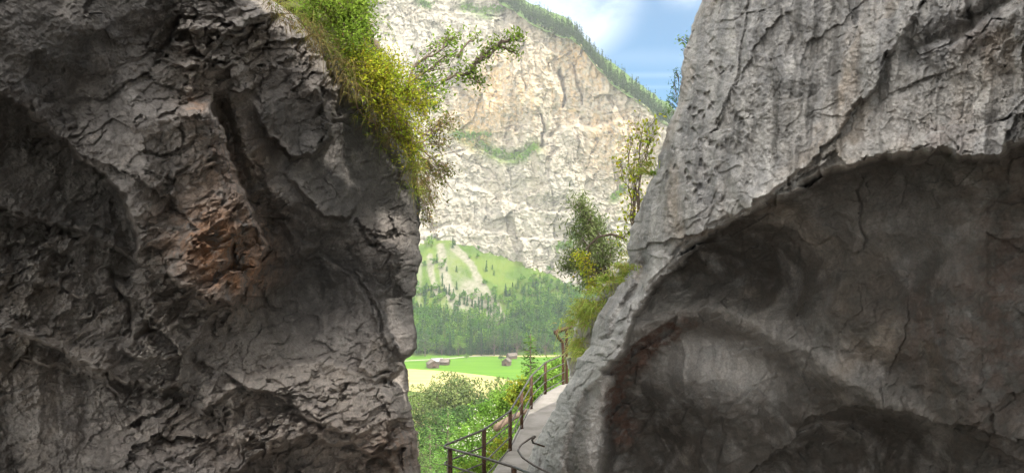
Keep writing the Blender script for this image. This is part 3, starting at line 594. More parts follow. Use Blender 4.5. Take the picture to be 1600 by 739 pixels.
# ------------------------------------------------------------------ the sunlit cliff across the valley
RIM = [(200, -330), (500, -170), (650, -90), (740, -30), (790, 6), (834, 37), (883, 56), (908, 68), (933, 103), (964, 134), (1008, 165), (1036, 187), (1150, 270), (1400, 420)]
CB = [(200, 420), (560, 405), (655, 396), (700, 388), (740, 392), (800, 415), (850, 436), (900, 452), (960, 478), (1100, 500), (1400, 540)]
def cliff_depth(u, v):
    vb = interp(u, CB); kb = (HZ - vb) / F
    D = (490 + 80) / (0.70 - kb) + 6                    # where the slope meets the wall
    return D * (1 + 0.00013 * (vb - v))
def build_cliff():
    us = np.arange(300, 1320, 1.25); vb = interp(us, CB) + 22; vr = interp(us, RIM) + 5 * fbm(us / 22, us * 0 + 2, 501, 4)
    n = 400; t = np.linspace(0, 1, n)[:, None]; U = us[None] + 0 * t; V = vb + (vr - vb) * t
    D = cliff_depth(U, V); u, v = warp(U, V, 511, 8, 2.5)
    h = 12 * fbm(u / 120, v / 170, 521, 3) + 3.2 * ridged(u / 16, v / 90, 522, 3) * sst((330 - v) / 120) + 1.2 * facets(u / 70 + v / 200, v / 7, 524, .5)[0] + .8 * facets(u / 30, v / 3.6, 525, .5)[0]
    h += 7 * (facets(u / 50, v / 120, 523, .8)[0]) + 4.2 * facets(u / 17, v / 48, 527, .9)[0] + 2.2 * facets(u / 8, v / 13, 529)[0]
    h += 1.2 * facets(U / 3.6, V / 4.4, 531)[0] + 1.0 * ridged(u / 60 + v / 160, v / 7, 533, 3) + 1.6 * fbm(u / 13, v / 16, 535, 4, .6)
    for p, A, w in (([(880, 105), (882, 140), (878, 172)], 14, 4), ([(845, 175), (850, 205), (846, 235)], 10, 5), ([(930, 60), (900, 110), (905, 165)], 5, 3), ([(700, 235), (760, 262), (800, 300)], 4, 3), ([(820, 60), (812, 110), (820, 150)], 5, 3), ([(961, 250), (963, 300)], 7, 3), ([(985, 262), (987, 315)], 5, 3)):
        h += crack(u, v, p, A, w)
    h += ledge(u, v, [(650, 250), (740, 232), (790, 250), (835, 235), (900, 200), (1000, 190)], -9, 60, 6, .1)
    h += ledge(u, v, [(640, 300), (720, 285), (800, 320), (880, 330), (980, 300)], -5, 50, 5); h += ledge(u, v, [(640, 365), (720, 350), (800, 372), (900, 372)], -6, 45, 5)
    h += ledge(u, v, [(700, 20), (770, 18), (830, 60), (900, 90)], -6, 40, 5)
    D = D - h
    m = fbm(u / 50, v / 50, 541, 4); 
    rust = .75 * ell(u, v, 760, 150, 45, 60, 20) + .7 * ell(u, v, 960, 215, 50, 60, 30) + .7 * ell(u, v, 910, 90, 40, 30, 30) + .5 * ell(u, v, 740, 200, 50, 35) + .45 * ell(u, v, 850, 130, 90, 80) + .5 * sst(fbm(u / 14, v / 110, 569, 4) * 2.5 - .2) * ell(u, v, 860, 130, 170, 120) + .3 * ell(u, v, 1000, 280, 40, 60) + .25 * m
    gv = np.gradient(h, axis=0)
    def patch(pts, w): d, s, p = polydist(u, v, pts); return np.exp(-(d / w) ** 2)
    g = patch([(712, 211), (740, 216), (765, 236), (790, 244), (815, 244), (834, 230)], 11) * 1.6 + patch([(735, 212), (765, 211)], 7) + patch([(725, 10), (755, 18), (785, 14)], 7) + patch([(655, 4), (672, 11)], 6)
    g += patch([(868, 386), (892, 382)], 7) + patch([(958, 308), (972, 296)], 6) + .9 * patch([(893, 366), (905, 372)], 5) + .5 * patch([(870, 160), (850, 205)], 3) + .6 * patch([(890, 170), (905, 172)], 4)
    g += .6 * sst((ridged(u / 50, v / 11, 551, 3) - .55) * 3) * sst((fbm(u / 60, v / 60, 553, 2) - .05) * 4) * .9
    g += sst((6 - np.abs(v - interp(u, RIM))) / 4) * (u > 780)
    dk = .6 * sst(fbm(u / 40, v / 60, 561, 4) * 2.2) + .55 * ell(u, v, 640, 60, 60, 60) + .45 * ell(u, v, 740, 290, 60, 40) + .3 * ell(u, v, 850, 210, 12, 40) + .2 * ell(u, v, 930, 290, 80, 60)
    dk = dk * .5 + .9 * sst((fbm(u / 9 + v / 30, v / 4.5, 563, 4, .6) - .22) * 5) + .6 * sst((fbm(u / 4.0, v / 11, 567, 3, .6) - .3) * 5)
    z = np.stack([np.clip(rust, 0, 1), np.clip(dk * .55, 0, .8), np.clip(g * 1.1 * (0.8 + m), 0, 1), .9 + 0 * u], -1)
    tag(mesh_np('cliff', PV(U, V, D).reshape(-1, 3), gridfaces(*U.shape, flip=False), M['cliff'], attrs={'zone': z.reshape(-1, 4)}, smooth=True), kind='structure')
    return us, vr, U, V, D
cus, cvr, cU, cV, cD = build_cliff()
# wooded slope behind the cliff's rim
k = 14; f = np.linspace(0, 1, k)[:, None]; D0 = cliff_depth(cus, cvr) - 8
rimD = D0[None] + 140 * f; rz = CZ + (HZ - cvr)[None] / F * D0[None] - 3 + 75 * f + 2 * fbm(cus[None] / 20 + 0 * f, f * 5 + 0 * cus[None], 571, 3)
rx = ((cus - 800) / F * D0)[None] + 0 * f
z4 = np.zeros(rx.shape + (4,)); z4[..., 1] = 1
tag(mesh_np('upper_slope', np.stack([rx, rimD, rz], -1).reshape(-1, 3), gridfaces(*rx.shape), M['ground'], attrs={'zone': z4.reshape(-1, 4)}, smooth=True), kind='structure')

# ------------------------------------------------------------------ woods
M['conifer'] = leaf_mat('conifer_needles', (0.022, 0.085, 0.018), (0.055, 0.145, 0.022), .15, .05)
M['broad'] = leaf_mat('broadleaf', (0.07, 0.19, 0.02), (0.15, 0.28, 0.03), .3, .06)
def crown_cards(rng, kind, n, h, w):
    """centres, normals of foliage cards of one tree of height h, width w"""
    if kind == 'c':
        t = rng.uniform(0, 1, n) ** 0.75; t = 0.06 + 0.94 * (1 - t); 
        lay = 0.72 + 0.28 * np.sin(t * 55 + rng.uniform(0, 6)); r = w / 2 * (1 - t) ** 0.85 * lay * np.sqrt(rng.uniform(.35, 1, n)) + .04 * w * rng.random(n)
        a = rng.uniform(0, 2 * np.pi, n); c = np.stack([r * np.cos(a), r * np.sin(a), t * h - r * .25], -1)
        nr = np.stack([np.cos(a), np.sin(a), 0 * a + .9], -1); ax = np.stack([np.cos(a), np.sin(a), 0 * a - .5], -1)
        return c, nr, ax
    nb = 13; bc = rng.normal(size=(nb, 3)) * np.array([w * .22, w * .22, h * .17]) + np.array([0, 0, h * .62]); br = rng.uniform(.14, .27, nb) * w
    i = rng.integers(0, nb, n); d = rng.normal(size=(n, 3)); d /= np.linalg.norm(d, axis=1)[:, None]; rr = br[i] * rng.uniform(.7, 1.05, n)
    c = bc[i] + d * rr[:, None]; c[:, 2] = np.clip(c[:, 2], h * .08, h)
    return c, d + np.array([0, 0, .3]), None
def wood(name, spots, mat, card, per, seed, asp=1.5):
    rng = np.random.default_rng(seed); mb = MB(); protos = {}
    for kd in 'cb':
        protos[kd] = [crown_cards(rng, kd, per, 1.0, (.30 if kd == 'c' else .72)) for _ in range(7)]
    C = []; Nn = []; A = []
    for (x, y, z, h, kd, wf) in spots:
        c, nr, ax = protos[kd][rng.integers(0, 7)]; a = rng.uniform(0, 6.28); ca, sa = math.cos(a), math.sin(a)
        Rm = np.array([[ca, -sa, 0], [sa, ca, 0], [0, 0, 1]]); C.append((c * np.array([h * wf, h * wf, h])) @ Rm.T + (x, y, z)); Nn.append(nr @ Rm.T)
        A.append((ax if ax is not None else rng.normal(size=c.shape)) @ Rm.T)
        mb.tube([(x, y, z - .5), (x, y, z + h * .5)], [h * .014, h * .008], 4, False)
    n = sum(len(c) for c in C)
    mb.leaves(np.concatenate(C), card, np.concatenate(Nn), asp, rng=rng, axis=np.concatenate(A))
    o = mb.build(name, mat); tag(o, kind='stuff'); return o
rng = np.random.default_rng(5)
sp = []
for i in range(700):
    u = rng.uniform(760, 1120); t = rng.uniform(0, 1) ** 1.3; D = float(cliff_depth(u, interp(u, RIM))) - 8 ; v = float(np.interp(u, cus, cvr)); y = D + 4 + 50 * t
    sp.append(((u - 800) / F * D, y, CZ + (HZ - v) / F * D - 3 + 75 * (y - D) / 140, rng.uniform(9, 22), 'c', .9))
M['ridge'] = leaf_mat('ridge_conifer_needles', (0.025, 0.06, 0.02), (0.05, 0.095, 0.025), .1, .05)
wood('ridge_forest', sp, M['ridge'], 1.3, 90, 31)
led = []
for pts, n, w in (([(708, 210), (740, 216), (765, 236), (790, 244), (818, 244), (836, 229)], 210, 3.2), ([(735, 211), (768, 211)], 40, 1.5), ([(722, 12), (755, 18), (788, 14)], 90, 3), ([(653, 4), (674, 12)], 30, 3), ([(868, 386), (893, 383)], 60, 4), ([(956, 310), (974, 294)], 40, 3), ([(893, 366), (905, 374)], 20, 3)):
    q = np.array(pts, float); sl = np.concatenate([[0], np.cumsum(np.linalg.norm(np.diff(q, axis=0), axis=1))])
    for i in range(n):
        t_ = rng.uniform(0, sl[-1]); u = np.interp(t_, sl, q[:, 0]) + rng.normal() * 1.5; v = np.interp(t_, sl, q[:, 1]) + rng.normal() * w
        ci = int(round((u - 300) / 1.25)); ri = int(np.argmin(np.abs(cV[:, ci] - v))); D = float(cD[ri, ci]); p = P(u, v, D); led.append((p[0], p[1] - .3, p[2] - .8, rng.uniform(2.0, 4.6), 'b', 1.3))
M['ledge'] = leaf_mat('ledge_scrub', (0.13, 0.26, 0.03), (0.20, 0.34, 0.04), .3, .05)
wood('ledge_shrubbery', led, M['ledge'], .9, 45, 37, 1.2)
con = []; bro = []
for i in range(3600):
    x = rng.uniform(-150, 170); s = rng.uniform(2, 150); y = 700 + s; u = 800 + x / y * F
    if u < 560 or u > 1050: continue
    z = float(terrain_z(np.array([x]), np.array([y]))[0]); v = HZ - (z - CZ) / y * F
    # upper limit of the wood in the photograph
    lim = float(interp(u, [(560, 490), (650, 495), (690, 500), (740, 510), (790, 505), (820, 488), (850, 474), (900, 470), (1000, 480)])); lim2 = float(interp(u, [(560, 430), (780, 470), (800, 440), (830, 430), (900, 452), (1000, 470)]))
    pr = (1.0 if fbm(np.array([x / 18]), np.array([y / 18]), 45, 2)[0] > -.25 else .35) if v > lim else (.42 if v > lim2 else 0.05)
    if rng.random() > pr: continue
    kd = 'c' if rng.random() < (.62 if s < 60 else .5) else 'b'
    h = rng.uniform(11, 28) if v > lim else rng.uniform(5, 13)
    (con if kd == 'c' else bro).append((x, y, z, h * (1 if kd == 'c' else .8), kd, 1.0 if kd == 'c' else 1.0))
wood('slope_conifers', con, M['conifer'], 1.4, 170, 33); wood('slope_woodland', bro, M['broad'], 1.1, 200, 35, 1.2)

# ------------------------------------------------------------------ single trees
def tree_proto(name, label, kind, h, w, card, n, leafmat, seed, group=None, trunk_r=.02):
    rng = np.random.default_rng(seed); t = thing(name, label, 'tree', (0, 0, 0), 0, group)
    tb = MB(); lb = MB()
    if kind == 'c':
        tb.tube([(0, 0, -.5), (0, 0, h * .5), (0, 0, h * .98)], [h * .016, h * .009, h * .001], 7)
        C = []; A = []; nb = int(h * 5.5)
        for i in range(nb):
            t_ = .08 + .9 * (i / nb); L = w / 2 * (1 - t_) ** .8 * rng.uniform(.65, 1.12) + .12; a = i * 2.4 + rng.uniform(-.3, .3)
            d = np.array([math.cos(a), math.sin(a), .05 - .28 * (1 - t_)]); b0 = np.array([0, 0, t_ * h]); mid = b0 + d * L * .5; end = b0 + d * L + np.array([0, 0, L * .10])
            tb.tube([b0, mid, end], [h * .0022, h * .0015, h * .0006], 3, False)
            m = max(8, int(n / nb * (L / (w / 2)) * 2)); s = rng.uniform(.15, 1, m)[:, None]; p = b0 + (end - b0) * s
            side = np.cross(d, (0, 0, 1)); q = rng.uniform(-1, 1, m)[:, None]; p = p + side * q * L * .32 * (1.1 - s) + np.array([0, 0, -1]) * np.abs(q) * .08 * L + rng.normal(size=(m, 3)) * .02 * w
            C.append(p); A.append(d * .6 + side * np.sign(q) * .8 + np.array([0, 0, -.15]))
        C = np.concatenate(C); A = np.concatenate(A)
        lb.leaves(C, card, np.array([0, 0, 1.0]), 2.6, rng=rng, axis=A)
    else:
        nb = 11; cen = []; brr = []
        for i in range(nb):
            a = i * 2.4 + rng.uniform(-.4, .4); zz = h * rng.uniform(.42, .88); rad = w * .34 * math.sqrt(max(.05, 1 - ((zz / h - .55) / .42) ** 2)) * rng.uniform(.5, 1.1)
            cen.append((math.cos(a) * rad, math.sin(a) * rad, zz)); brr.append(w * rng.uniform(.13, .22))
        cen.append((0, 0, h * .9)); brr.append(w * .15); cen = np.array(cen); brr = np.array(brr)
        tb.tube([(0, 0, -.6), (h * .01, 0, h * .2), (-h * .01, 0, h * .45), (0, 0, h * .85)], [h * trunk_r, h * trunk_r * .75, h * trunk_r * .5, h * .003], 8)
        for c in cen:
            b0 = np.array([0, 0, c[2] * .52]); tb.tube([b0, (b0 + c) / 2 + rng.normal(size=3) * w * .03 - np.array([0, 0, .04 * h]), c], [h * .009, h * .005, h * .002], 5)
            for j in range(4): tb.tube([(b0 + c) / 2, c + rng.normal(size=3) * w * .09], [h * .003, h * .001], 3, False)
        i = rng.integers(0, len(cen), n); d = rng.normal(size=(n, 3)); d /= np.linalg.norm(d, axis=1)[:, None]
        r = brr[i] * rng.uniform(.45, 1.0, n) ** .5; hole = fbm(d[:, 0] * 2 + i * 3.1, d[:, 2] * 2 + d[:, 1], seed, 2); keep = hole > -.22
        c = (cen[i] + d * r[:, None] * np.array([1.1, 1.1, .8]))[keep]; lb.leaves(c, card, (d + np.array([0, 0, .4]))[keep], 1.5, rng=rng)
    tb.build('trunk', M['bark'], t, smooth=True); lb.build('crown', leafmat, t)
    return t
def gz(x, y): return float(terrain_z(np.array([float(x)]), np.array([float(y)]))[0])
def place(t, u, vbase_or_none, D, s=1.0, rz=0, vtop=None, h=None, label=None):
    x = (u - 800) / F * D; z = gz(x, D)
    if vtop is not None:
        want = CZ + (HZ - vtop) / F * D - z; s = want / h
    t.location = (x, D, z - .2); t.scale = (s * 1.0, s * 1.0, s); t.rotation_euler = (0, 0, rz)
    if label: t['label'] = label
    return t
M['leafA'] = leaf_mat('ash_leaves', (0.12, 0.165, 0.06), (0.19, 0.235, 0.08), .3, .5)
M['leafB'] = leaf_mat('bright_leaves', (0.11, 0.22, 0.035), (0.18, 0.30, 0.05), .35, .5)
M['leafC'] = leaf_mat('dark_leaves', (0.055, 0.11, 0.035), (0.09, 0.15, 0.045), .3, .5)
M['spruce'] = leaf_mat('spruce_needles', (0.06, 0.12, 0.025), (0.10, 0.18, 0.035), .2, 2)
M['larch'] = leaf_mat('larch_needles', (0.13, 0.25, 0.06), (0.18, 0.32, 0.08), .35, 2)

grpV = 'broadleaf trees below the railing'
a1 = tree_proto('broadleaf_tree', 'tall round grey-green tree rising over the tan mown meadow', 'b', 20, 13, .34, 9000, M['leafA'], 61, grpV); place(a1, 716, None, 175, vtop=583, h=19.5); a1.scale = (a1.scale[0] * .8, a1.scale[1] * .8, a1.scale[2])
def cp(src, u, D, vtop, h, rz, label, mat=None, sx=1.0, group=None):
    c = copy_tree(src); place(c, u, None, D, vtop=vtop, h=h, rz=rz, label=label); c.scale = (c.scale[0] * sx, c.scale[1] * sx, c.scale[2])
    if mat:
        for ch in c.children:
            if ch.name.startswith('crown'): ch.material_slots[0].link = 'OBJECT'; ch.material_slots[0].material = mat
    if group: c['group'] = group
    return c
cp(a1, 683, 170, 598, 19.5, 1.2, 'broad tree left of the tall round tree, in front of the tan meadow', sx=.85)
a2 = tree_proto('broadleaf_tree', 'grey-green tree between the tall round tree and the railing', 'b', 18, 13, .30, 9000, M['leafA'], 67, grpV); place(a2, 786, None, 160, vtop=589, h=17.5); a2.scale = (a2.scale[0] * .8, a2.scale[1] * .8, a2.scale[2])
cp(a2, 754, 150, 622, 17.5, 2.0, 'low dark tree in the gap right of the tall round tree', M['leafC'], sx=.9)
cp(a2, 652, 200, 622, 17.5, 4.1, 'bright green tree against the left rock, beside the lower meadow', M['leafB'], sx=1.2)
cp(a1, 722, 130, 632, 19.5, 3.3, 'dark green tree directly below the tall round tree', M['leafC'], sx=.9)
cp(a1, 760, 105, 640, 19.5, 5.0, 'mid green tree behind the white-flowering shrub', M['leafB'], sx=.9)
cp(a2, 800, 120, 600, 17.5, .5, 'leafy tree behind the spruce, above the curve of the railing', M['leafB'], sx=1.0)
cp(a2, 845, 110, 585, 17.5, 2.9, 'green tree right of the spruce, seen through the upper railing', M['leafB'], sx=1.0)
cp(a1, 880, 125, 560, 19.5, 1.9, 'tree behind the tall posts at the end of the path', M['leafB'], sx=.8)
la = tree_proto('larch_tree', 'feathery light green young tree beside the lower left rock', 'c', 17, 7.5, .16, 14000, M['larch'], 71); place(la, 700, None, 46, vtop=630, h=17)
lb_ = copy_tree(la); place(lb_, 672, None, 58, vtop=652, h=17, rz=2.0, label='second feathery light green tree, half hidden by the left rock')
spr = tree_proto('spruce_tree', 'slim spruce standing behind the curve of the railing', 'c', 19, 5.6, .22, 9000, M['spruce'], 73); place(spr, 829, None, 50, vtop=506, h=19)
# trees along the far edge of the meadow
ed = tree_proto('edge_tree', 'big round blue-green tree at the wood edge beside the left rock', 'b', 20, 15, .8, 2200, M['leafC'], 81, 'trees along the far edge of the meadow'); place(ed, 664, None, 690, vtop=521, h=19.5)
ec = tree_proto('edge_conifer', 'narrow dark conifer at the wood edge', 'c', 24, 8, .9, 2200, M['conifer'], 83, 'conifers along the far edge of the meadow'); place(ec, 752, None, 698, vtop=512, h=24)
for u, vt, kd, m_, lab in ((690, 532, 'b', 'leafC', 'low round tree just right of the big blue-green one at the wood edge'), (716, 524, 'b', 'leafB', 'light green tree at the wood edge above the two left barns'), (736, 512, 'c', None, 'tall dark conifer at the wood edge, left of a pair'),
    (772, 516, 'b', 'leafC', 'dark round tree at the wood edge above the right barns'), (788, 508, 'c', None, 'conifer at the wood edge straight above the right barns'), (808, 514, 'b', 'leafC', 'dark round tree at the wood edge just left of the spruce'), (703, 518, 'c', None, 'conifer at the wood edge above the small brown barn'), (852, 520, 'b', 'leafC', 'dark tree at the wood edge just left of the tall posts')):
    cp(ed if kd == 'b' else ec, u, 694 + (u % 7), vt, 19.5 if kd == 'b' else 24, u, lab, M[m_] if m_ else None)
bu = tree_proto('field_bush', 'round green bush growing beside the timber barn in the meadow', 'b', 9, 7, .5, 1500, M['leafC'], 87); place(bu, 783, None, 650, vtop=550, h=8.8)
cp(bu, 729, 672, 552, 8.8, 2, 'small round bush alone at the far edge of the green meadow', M['leafB'], 1.5)
bu['category'] = 'bush'
for o in list(COL.objects):
    if o.parent is None and o.name.startswith('field_bush'): o['category'] = 'bush'

# ------------------------------------------------------------------ barns
def barn(u, v, w, d, h, rz, label, roofc='roof', group='barns in the meadow'):
    x, y = gp(u, v); t = thing('barn', label, 'barn', (x, y, .3), rz, group)
    b = MB(); e = h * .58
    co = [(-w, -d, 0), (w, -d, 0), (w, d, 0), (-w, d, 0), (-w, -d, e), (w, -d, e), (w, d, e), (-w, d, e), (0, -d, h), (0, d, h)]
    b.add(np.array(co, float) * np.array([.5, .5, 1]), f3=np.array([[4, 5, 8], [6, 7, 9]]), f4=np.array([[0, 1, 5, 4], [1, 2, 6, 5], [2, 3, 7, 6], [3, 0, 4, 7]])); b.build('wall', M['wood'], t)
    r = MB(); ov = .6; W = w / 2 + ov; zz = e - (h - e) * ov / (w / 2)
    for s in (-1, 1):
        c = np.array([(0, -d / 2 - ov, h + .06), (s * W, -d / 2 - ov, zz + .06), (s * W, d / 2 + ov, zz + .06), (0, d / 2 + ov, h + .06)]); r.add(np.concatenate([c, c + (0, 0, .22)]), f4=np.array([[0, 1, 2, 3], [4, 5, 6, 7], [0, 1, 5, 4], [1, 2, 6, 5], [2, 3, 7, 6], [3, 0, 4, 7]]))
    r.build('roof', M[roofc], t)
    dm = MB(); dm.box((0, -d / 2 - .06, e * .42), (w * .16, .05, e * .4)); dm.build('door', M['iron'], t)
    wm = MB(); wm.box((0, -d / 2 - .06, e * 1.2), (.45, .05, .35)); wm.build('window', M['iron'], t)
    return t
M['greyroof'] = plain_mat('grey_roof', (0.30, 0.29, 0.28), (0.42, 0.40, 0.38), 1.2, .8, .2, .02)
barn(676, 574.5, 8.5, 9, 6.2, R(20), 'brown timber barn in front, leftmost of the barns in the meadow')
barn(683, 569.5, 8, 9, 5.2, R(-70), 'barn with a pale grey roof behind the leftmost brown barn', 'greyroof')
barn(695, 570, 6.5, 7, 4.6, R(80), 'small low brown barn right of the grey roofed one')
barn(791.5, 571, 6.5, 8, 6.2, R(-12), 'dark timber barn beside the round bush')
barn(799.5, 560.5, 6, 8, 5.0, R(-60), 'small far barn behind the one beside the bush')
# bare mound
def mound(u, v, w, h, label):
    x, y = gp(u, v); n = 40; g = np.linspace(-1, 1, n); A, B = np.meshgrid(g, g); r = np.hypot(A, B); Zm = h * sst(1 - r) * (1 + .6 * fbm(A * 3, B * 3, 611, 4)) + .15
    tag(mesh_np('earth_mound', np.stack([A * w + x, B * w * .5 + y, Zm], -1).reshape(-1, 3), gridfaces(n, n), M['rubble'], smooth=True), label, 'mound')
mound(867, 552, 16, 5.5, 'bare pale mound of earth at the far edge of the meadow, behind the tall posts')

# ------------------------------------------------------------------ path, retaining wall and railing
PL = [(768, 760, 14.6), (775, 739, 15.7), (797, 705, 18.2), (815, 669, 20.4), (830, 638, 22.8), (852, 615, 24.6), (880, 600, 26.0), (893, 596, 26.6)]
left = np.array([P(*p) for p in PL]); left = np.concatenate([[left[0] + (0.15, -1.6, -.35), left[0] + (.06, -.7, -.12)], left])
def resample(p, n):
    p = np.asarray(p, float); s = np.concatenate([[0], np.cumsum(np.linalg.norm(np.diff(p, axis=0), axis=1))]); t = np.linspace(0, s[-1], n * 6)
    q = np.stack([np.interp(t, s, p[:, i]) for i in range(3)], -1)
    k = max(3, len(q) // 22) | 1; w = np.hanning(k + 2)[1:-1]; w /= w.sum(); pad = k // 2
    qp = np.concatenate([2 * q[:1] - q[1:pad + 1][::-1], q, 2 * q[-1:] - q[-pad - 1:-1][::-1]]); q = np.stack([np.convolve(qp[:, i], w, 'valid') for i in range(3)], -1)
    return q[np.linspace(0, len(q) - 1, n).astype(int)]
edgeL = resample(left, 80); edgeL[:, 0] -= .10
tan = np.gradient(edgeL, axis=0); tan[:, 2] = 0; tan /= np.linalg.norm(tan, axis=1)[:, None]; nrm = np.stack([tan[:, 1], -tan[:, 0], 0 * tan[:, 0]], -1)
m_ = 14; rows = [edgeL + nrm * (1.9 * j / (m_ - 1)) + (0, 0, 1) * (0.012 * fbm(np.arange(80) / 4.0, np.full(80, j / 3.0), 621, 3)[:, None] - .02 * (j == 0)) for j in range(m_)]
rows = [rows[0] - (0, 0, .28), rows[0] - (0, 0, .0)] + rows[1:] + [rows[-1] - (0, 0, .28)]
tag(mesh_np('path', np.stack(rows).reshape(-1, 3), gridfaces(len(rows), 80), M['concrete'], smooth=False), kind='structure')
rw = [edgeL + nrm * .06 - (0, 0, .29 + .0), edgeL + nrm * .03 - (0, 0, 2.5), edgeL - nrm * .1 - (0, 0, 9)]
z = np.zeros((3, 80, 4)); z[..., 3] = .6
tag(mesh_np('path_embankment', np.stack(rw).reshape(-1, 3), gridfaces(3, 80), M['rockR'], attrs={'zone': z.reshape(-1, 4)}), kind='structure')

rail = thing('path_railing', 'rusty iron railing with curved rails along the outer edge of the path', 'railing', P(756, 739, 15.9))
ro_ = np.array(rail.location)
RP = [(756, 671, 15.6, 1.12), (797, 642, 18.3, 1.02), (815, 612, 20.4, 1.0), (830, 587, 22.8, 1.0), (852, 566, 24.6, 1.02)]
cor = P(703, 702, 14.1); far = P(803, 731, 12.6)
for (u, v, D, hh) in RP:
    t_ = P(u, v, D); mb = MB(); mb.box(t_ - (0, 0, hh / 2 + .02), (.038, .038, hh / 2 + .03), .3); mb.build('post', M['iron'], rail, origin=ro_)
for t_, hh in ((cor, 1.3), (far, 1.3)):
    mb = MB(); mb.box(t_ - (0, 0, hh / 2 + .01), (.036, .036, hh / 2 + .02), .5); mb.build('post', M['iron'], rail, origin=ro_)
tops = [P(u, v, D) for u, v, D, _ in RP]; end = P(882, 553, 26.0)
for i, fr in enumerate((0, .31, .62, .90)):
    pts = [t - (0.0, 0, fr * hh) for t, (_, _, _, hh) in zip(tops, RP)]
    c2 = cor - (.11, -.05, fr * 1.05 - .05); seq = [P(835, 741, 11.8) - (0, 0, fr * 1.05), P(821, 736, 12.2) - (0, 0, fr * 1.05), far - (0, 0, fr * 1.05 - .02), (far * .5 + cor * .5) - (0, 0, fr * 1.05 - .03), cor - (-.06, .06, fr * 1.05 - .02), c2 - (0, .06, 0), c2 + (.02, .1, 0.01), c2 + (.16, .3, .02)]
    if i > 1: seq = seq[2:]
    s1 = resample(seq, 40)
    # keep the tight bend at the corner post
    allp = np.concatenate([s1, resample([s1[-1] + (pts[0] - s1[-1]) * .15] + pts + [end - (0, 0, fr * 1.0)], 70)])
    mb = MB(); mb.tube(allp, .024 if i == 0 else .018, 7); mb.build('rail', M['steel'], rail, smooth=True, origin=ro_)
for pts in ([(869, 519, 25.8), (872, 527, 25.8), (879, 534, 26.0), (880, 545, 26.0), (880, 602, 26.0)], [(885.5, 513, 26.2), (885.5, 601, 26.2)]):
    mb = MB(); mb.tube(resample([P(*p) for p in pts], 24), .055, 8); mb.build('tall_post', M['iron'], rail, smooth=True, origin=ro_)
mb = MB(); mb.tube([P(867, 519.5, 25.8), P(880, 514, 26.1), P(894, 510, 26.4)], .075, 6); mb.build('top_bar', M['iron'], rail, origin=ro_)

hr = thing('handrail', 'bent thin iron handrail fixed to the foot of the right rock, looping round', 'handrail', P(835, 720, 11.3)); ho = np.array(hr.location)
pts = [(838, 693, 12.1), (833, 691.5, 11.9), (831, 686, 11.8), (837, 681.5, 11.8), (834, 681, 11.7), (826, 686, 11.6), (814, 694, 11.5), (809, 703, 11.4), (816, 714, 11.2), (835, 727, 11.0), (865, 742, 10.7), (900, 762, 10.4)]
mb = MB(); mb.tube(resample([P(*p) for p in pts], 90), .017, 7); mb.build('rail', M['steel'], hr, smooth=True, origin=ho)
mb = MB(); mb.tube([P(838, 693, 12.1), P(850, 697, 12.6)], .014, 6); mb.build('bracket', M['iron'], hr, origin=ho)

# pale trunk lying behind the railing
mb = MB(); a, b = P(776, 668, 21.0), P(822, 640, 25.5); pts = [a + (b - a) * t + np.array([0, 0, .03 * math.sin(t * 5)]) for t in np.linspace(0, 1, 12)]
mb.tube(pts, np.linspace(.105, .085, 12), 12); lg = mb.build('fallen_log', M['twig'], None, smooth=True, origin=a); lg.location = tuple(a); tag(lg, 'brown sawn log lying on the slope just outside the railing', 'log')

# ------------------------------------------------------------------ grassy outcrop above the end of the path
S_O = [(380, 1000), (395, 985), (410, 975), (440, 952), (470, 925), (490, 905), (505, 897), (540, 892), (570, 888), (610, 886), (700, 880)]
def depth_O(u, v): return 15.5 + (np.clip(v, 380, 620) - 400) * 0.03
def relief_O(u, v):
    h = .5 * fbm(u / 40, v / 40, 701, 4); h = h + chips(u, v, 26, -50, 1.4, 705, .35, 1.0) + chips(u, v, 10, -50, 1.4, 707, .12, 1.0)
    z = np.zeros(u.shape + (4,)); z[..., 2] = .5; z[..., 3] = .9
    return h, z
rock_sheet('outcrop', M['rockR'], S_O, 1, depth_O, relief_O, 150, 260, 370, 720, 'pale rock outcrop with grass above the end of the path', edge=30, edged=.5, back=6, va=385, vb=640)
# turf bank lying on top of the left rock
S_B = [(-700, -150), (-300, 330), (-80, 520), (0, 572), (40, 578), (80, 586), (120, 600), (160, 622), (200, 636), (240, 648), (280, 652), (300, 645), (330, 600)]
def depth_B(u, v): return depth_L(np.minimum(u, 640), v) + 1.25 + .003 * np.clip(u - interp(v, S_L), 0, 300)
def relief_B(u, v):
    z = np.zeros(u.shape + (4,)); z[..., 1] = .8; return .25 * fbm(u / 35, v / 35, 711, 4), z
ob, _ = rock_sheet('turf_bank', M['soil'], S_B, -1, depth_B, relief_B, 170, 300, -600, 330, 'soil bank on top of the left rock', edge=40, edged=.5, back=5, step=4, va=-40, vb=320)

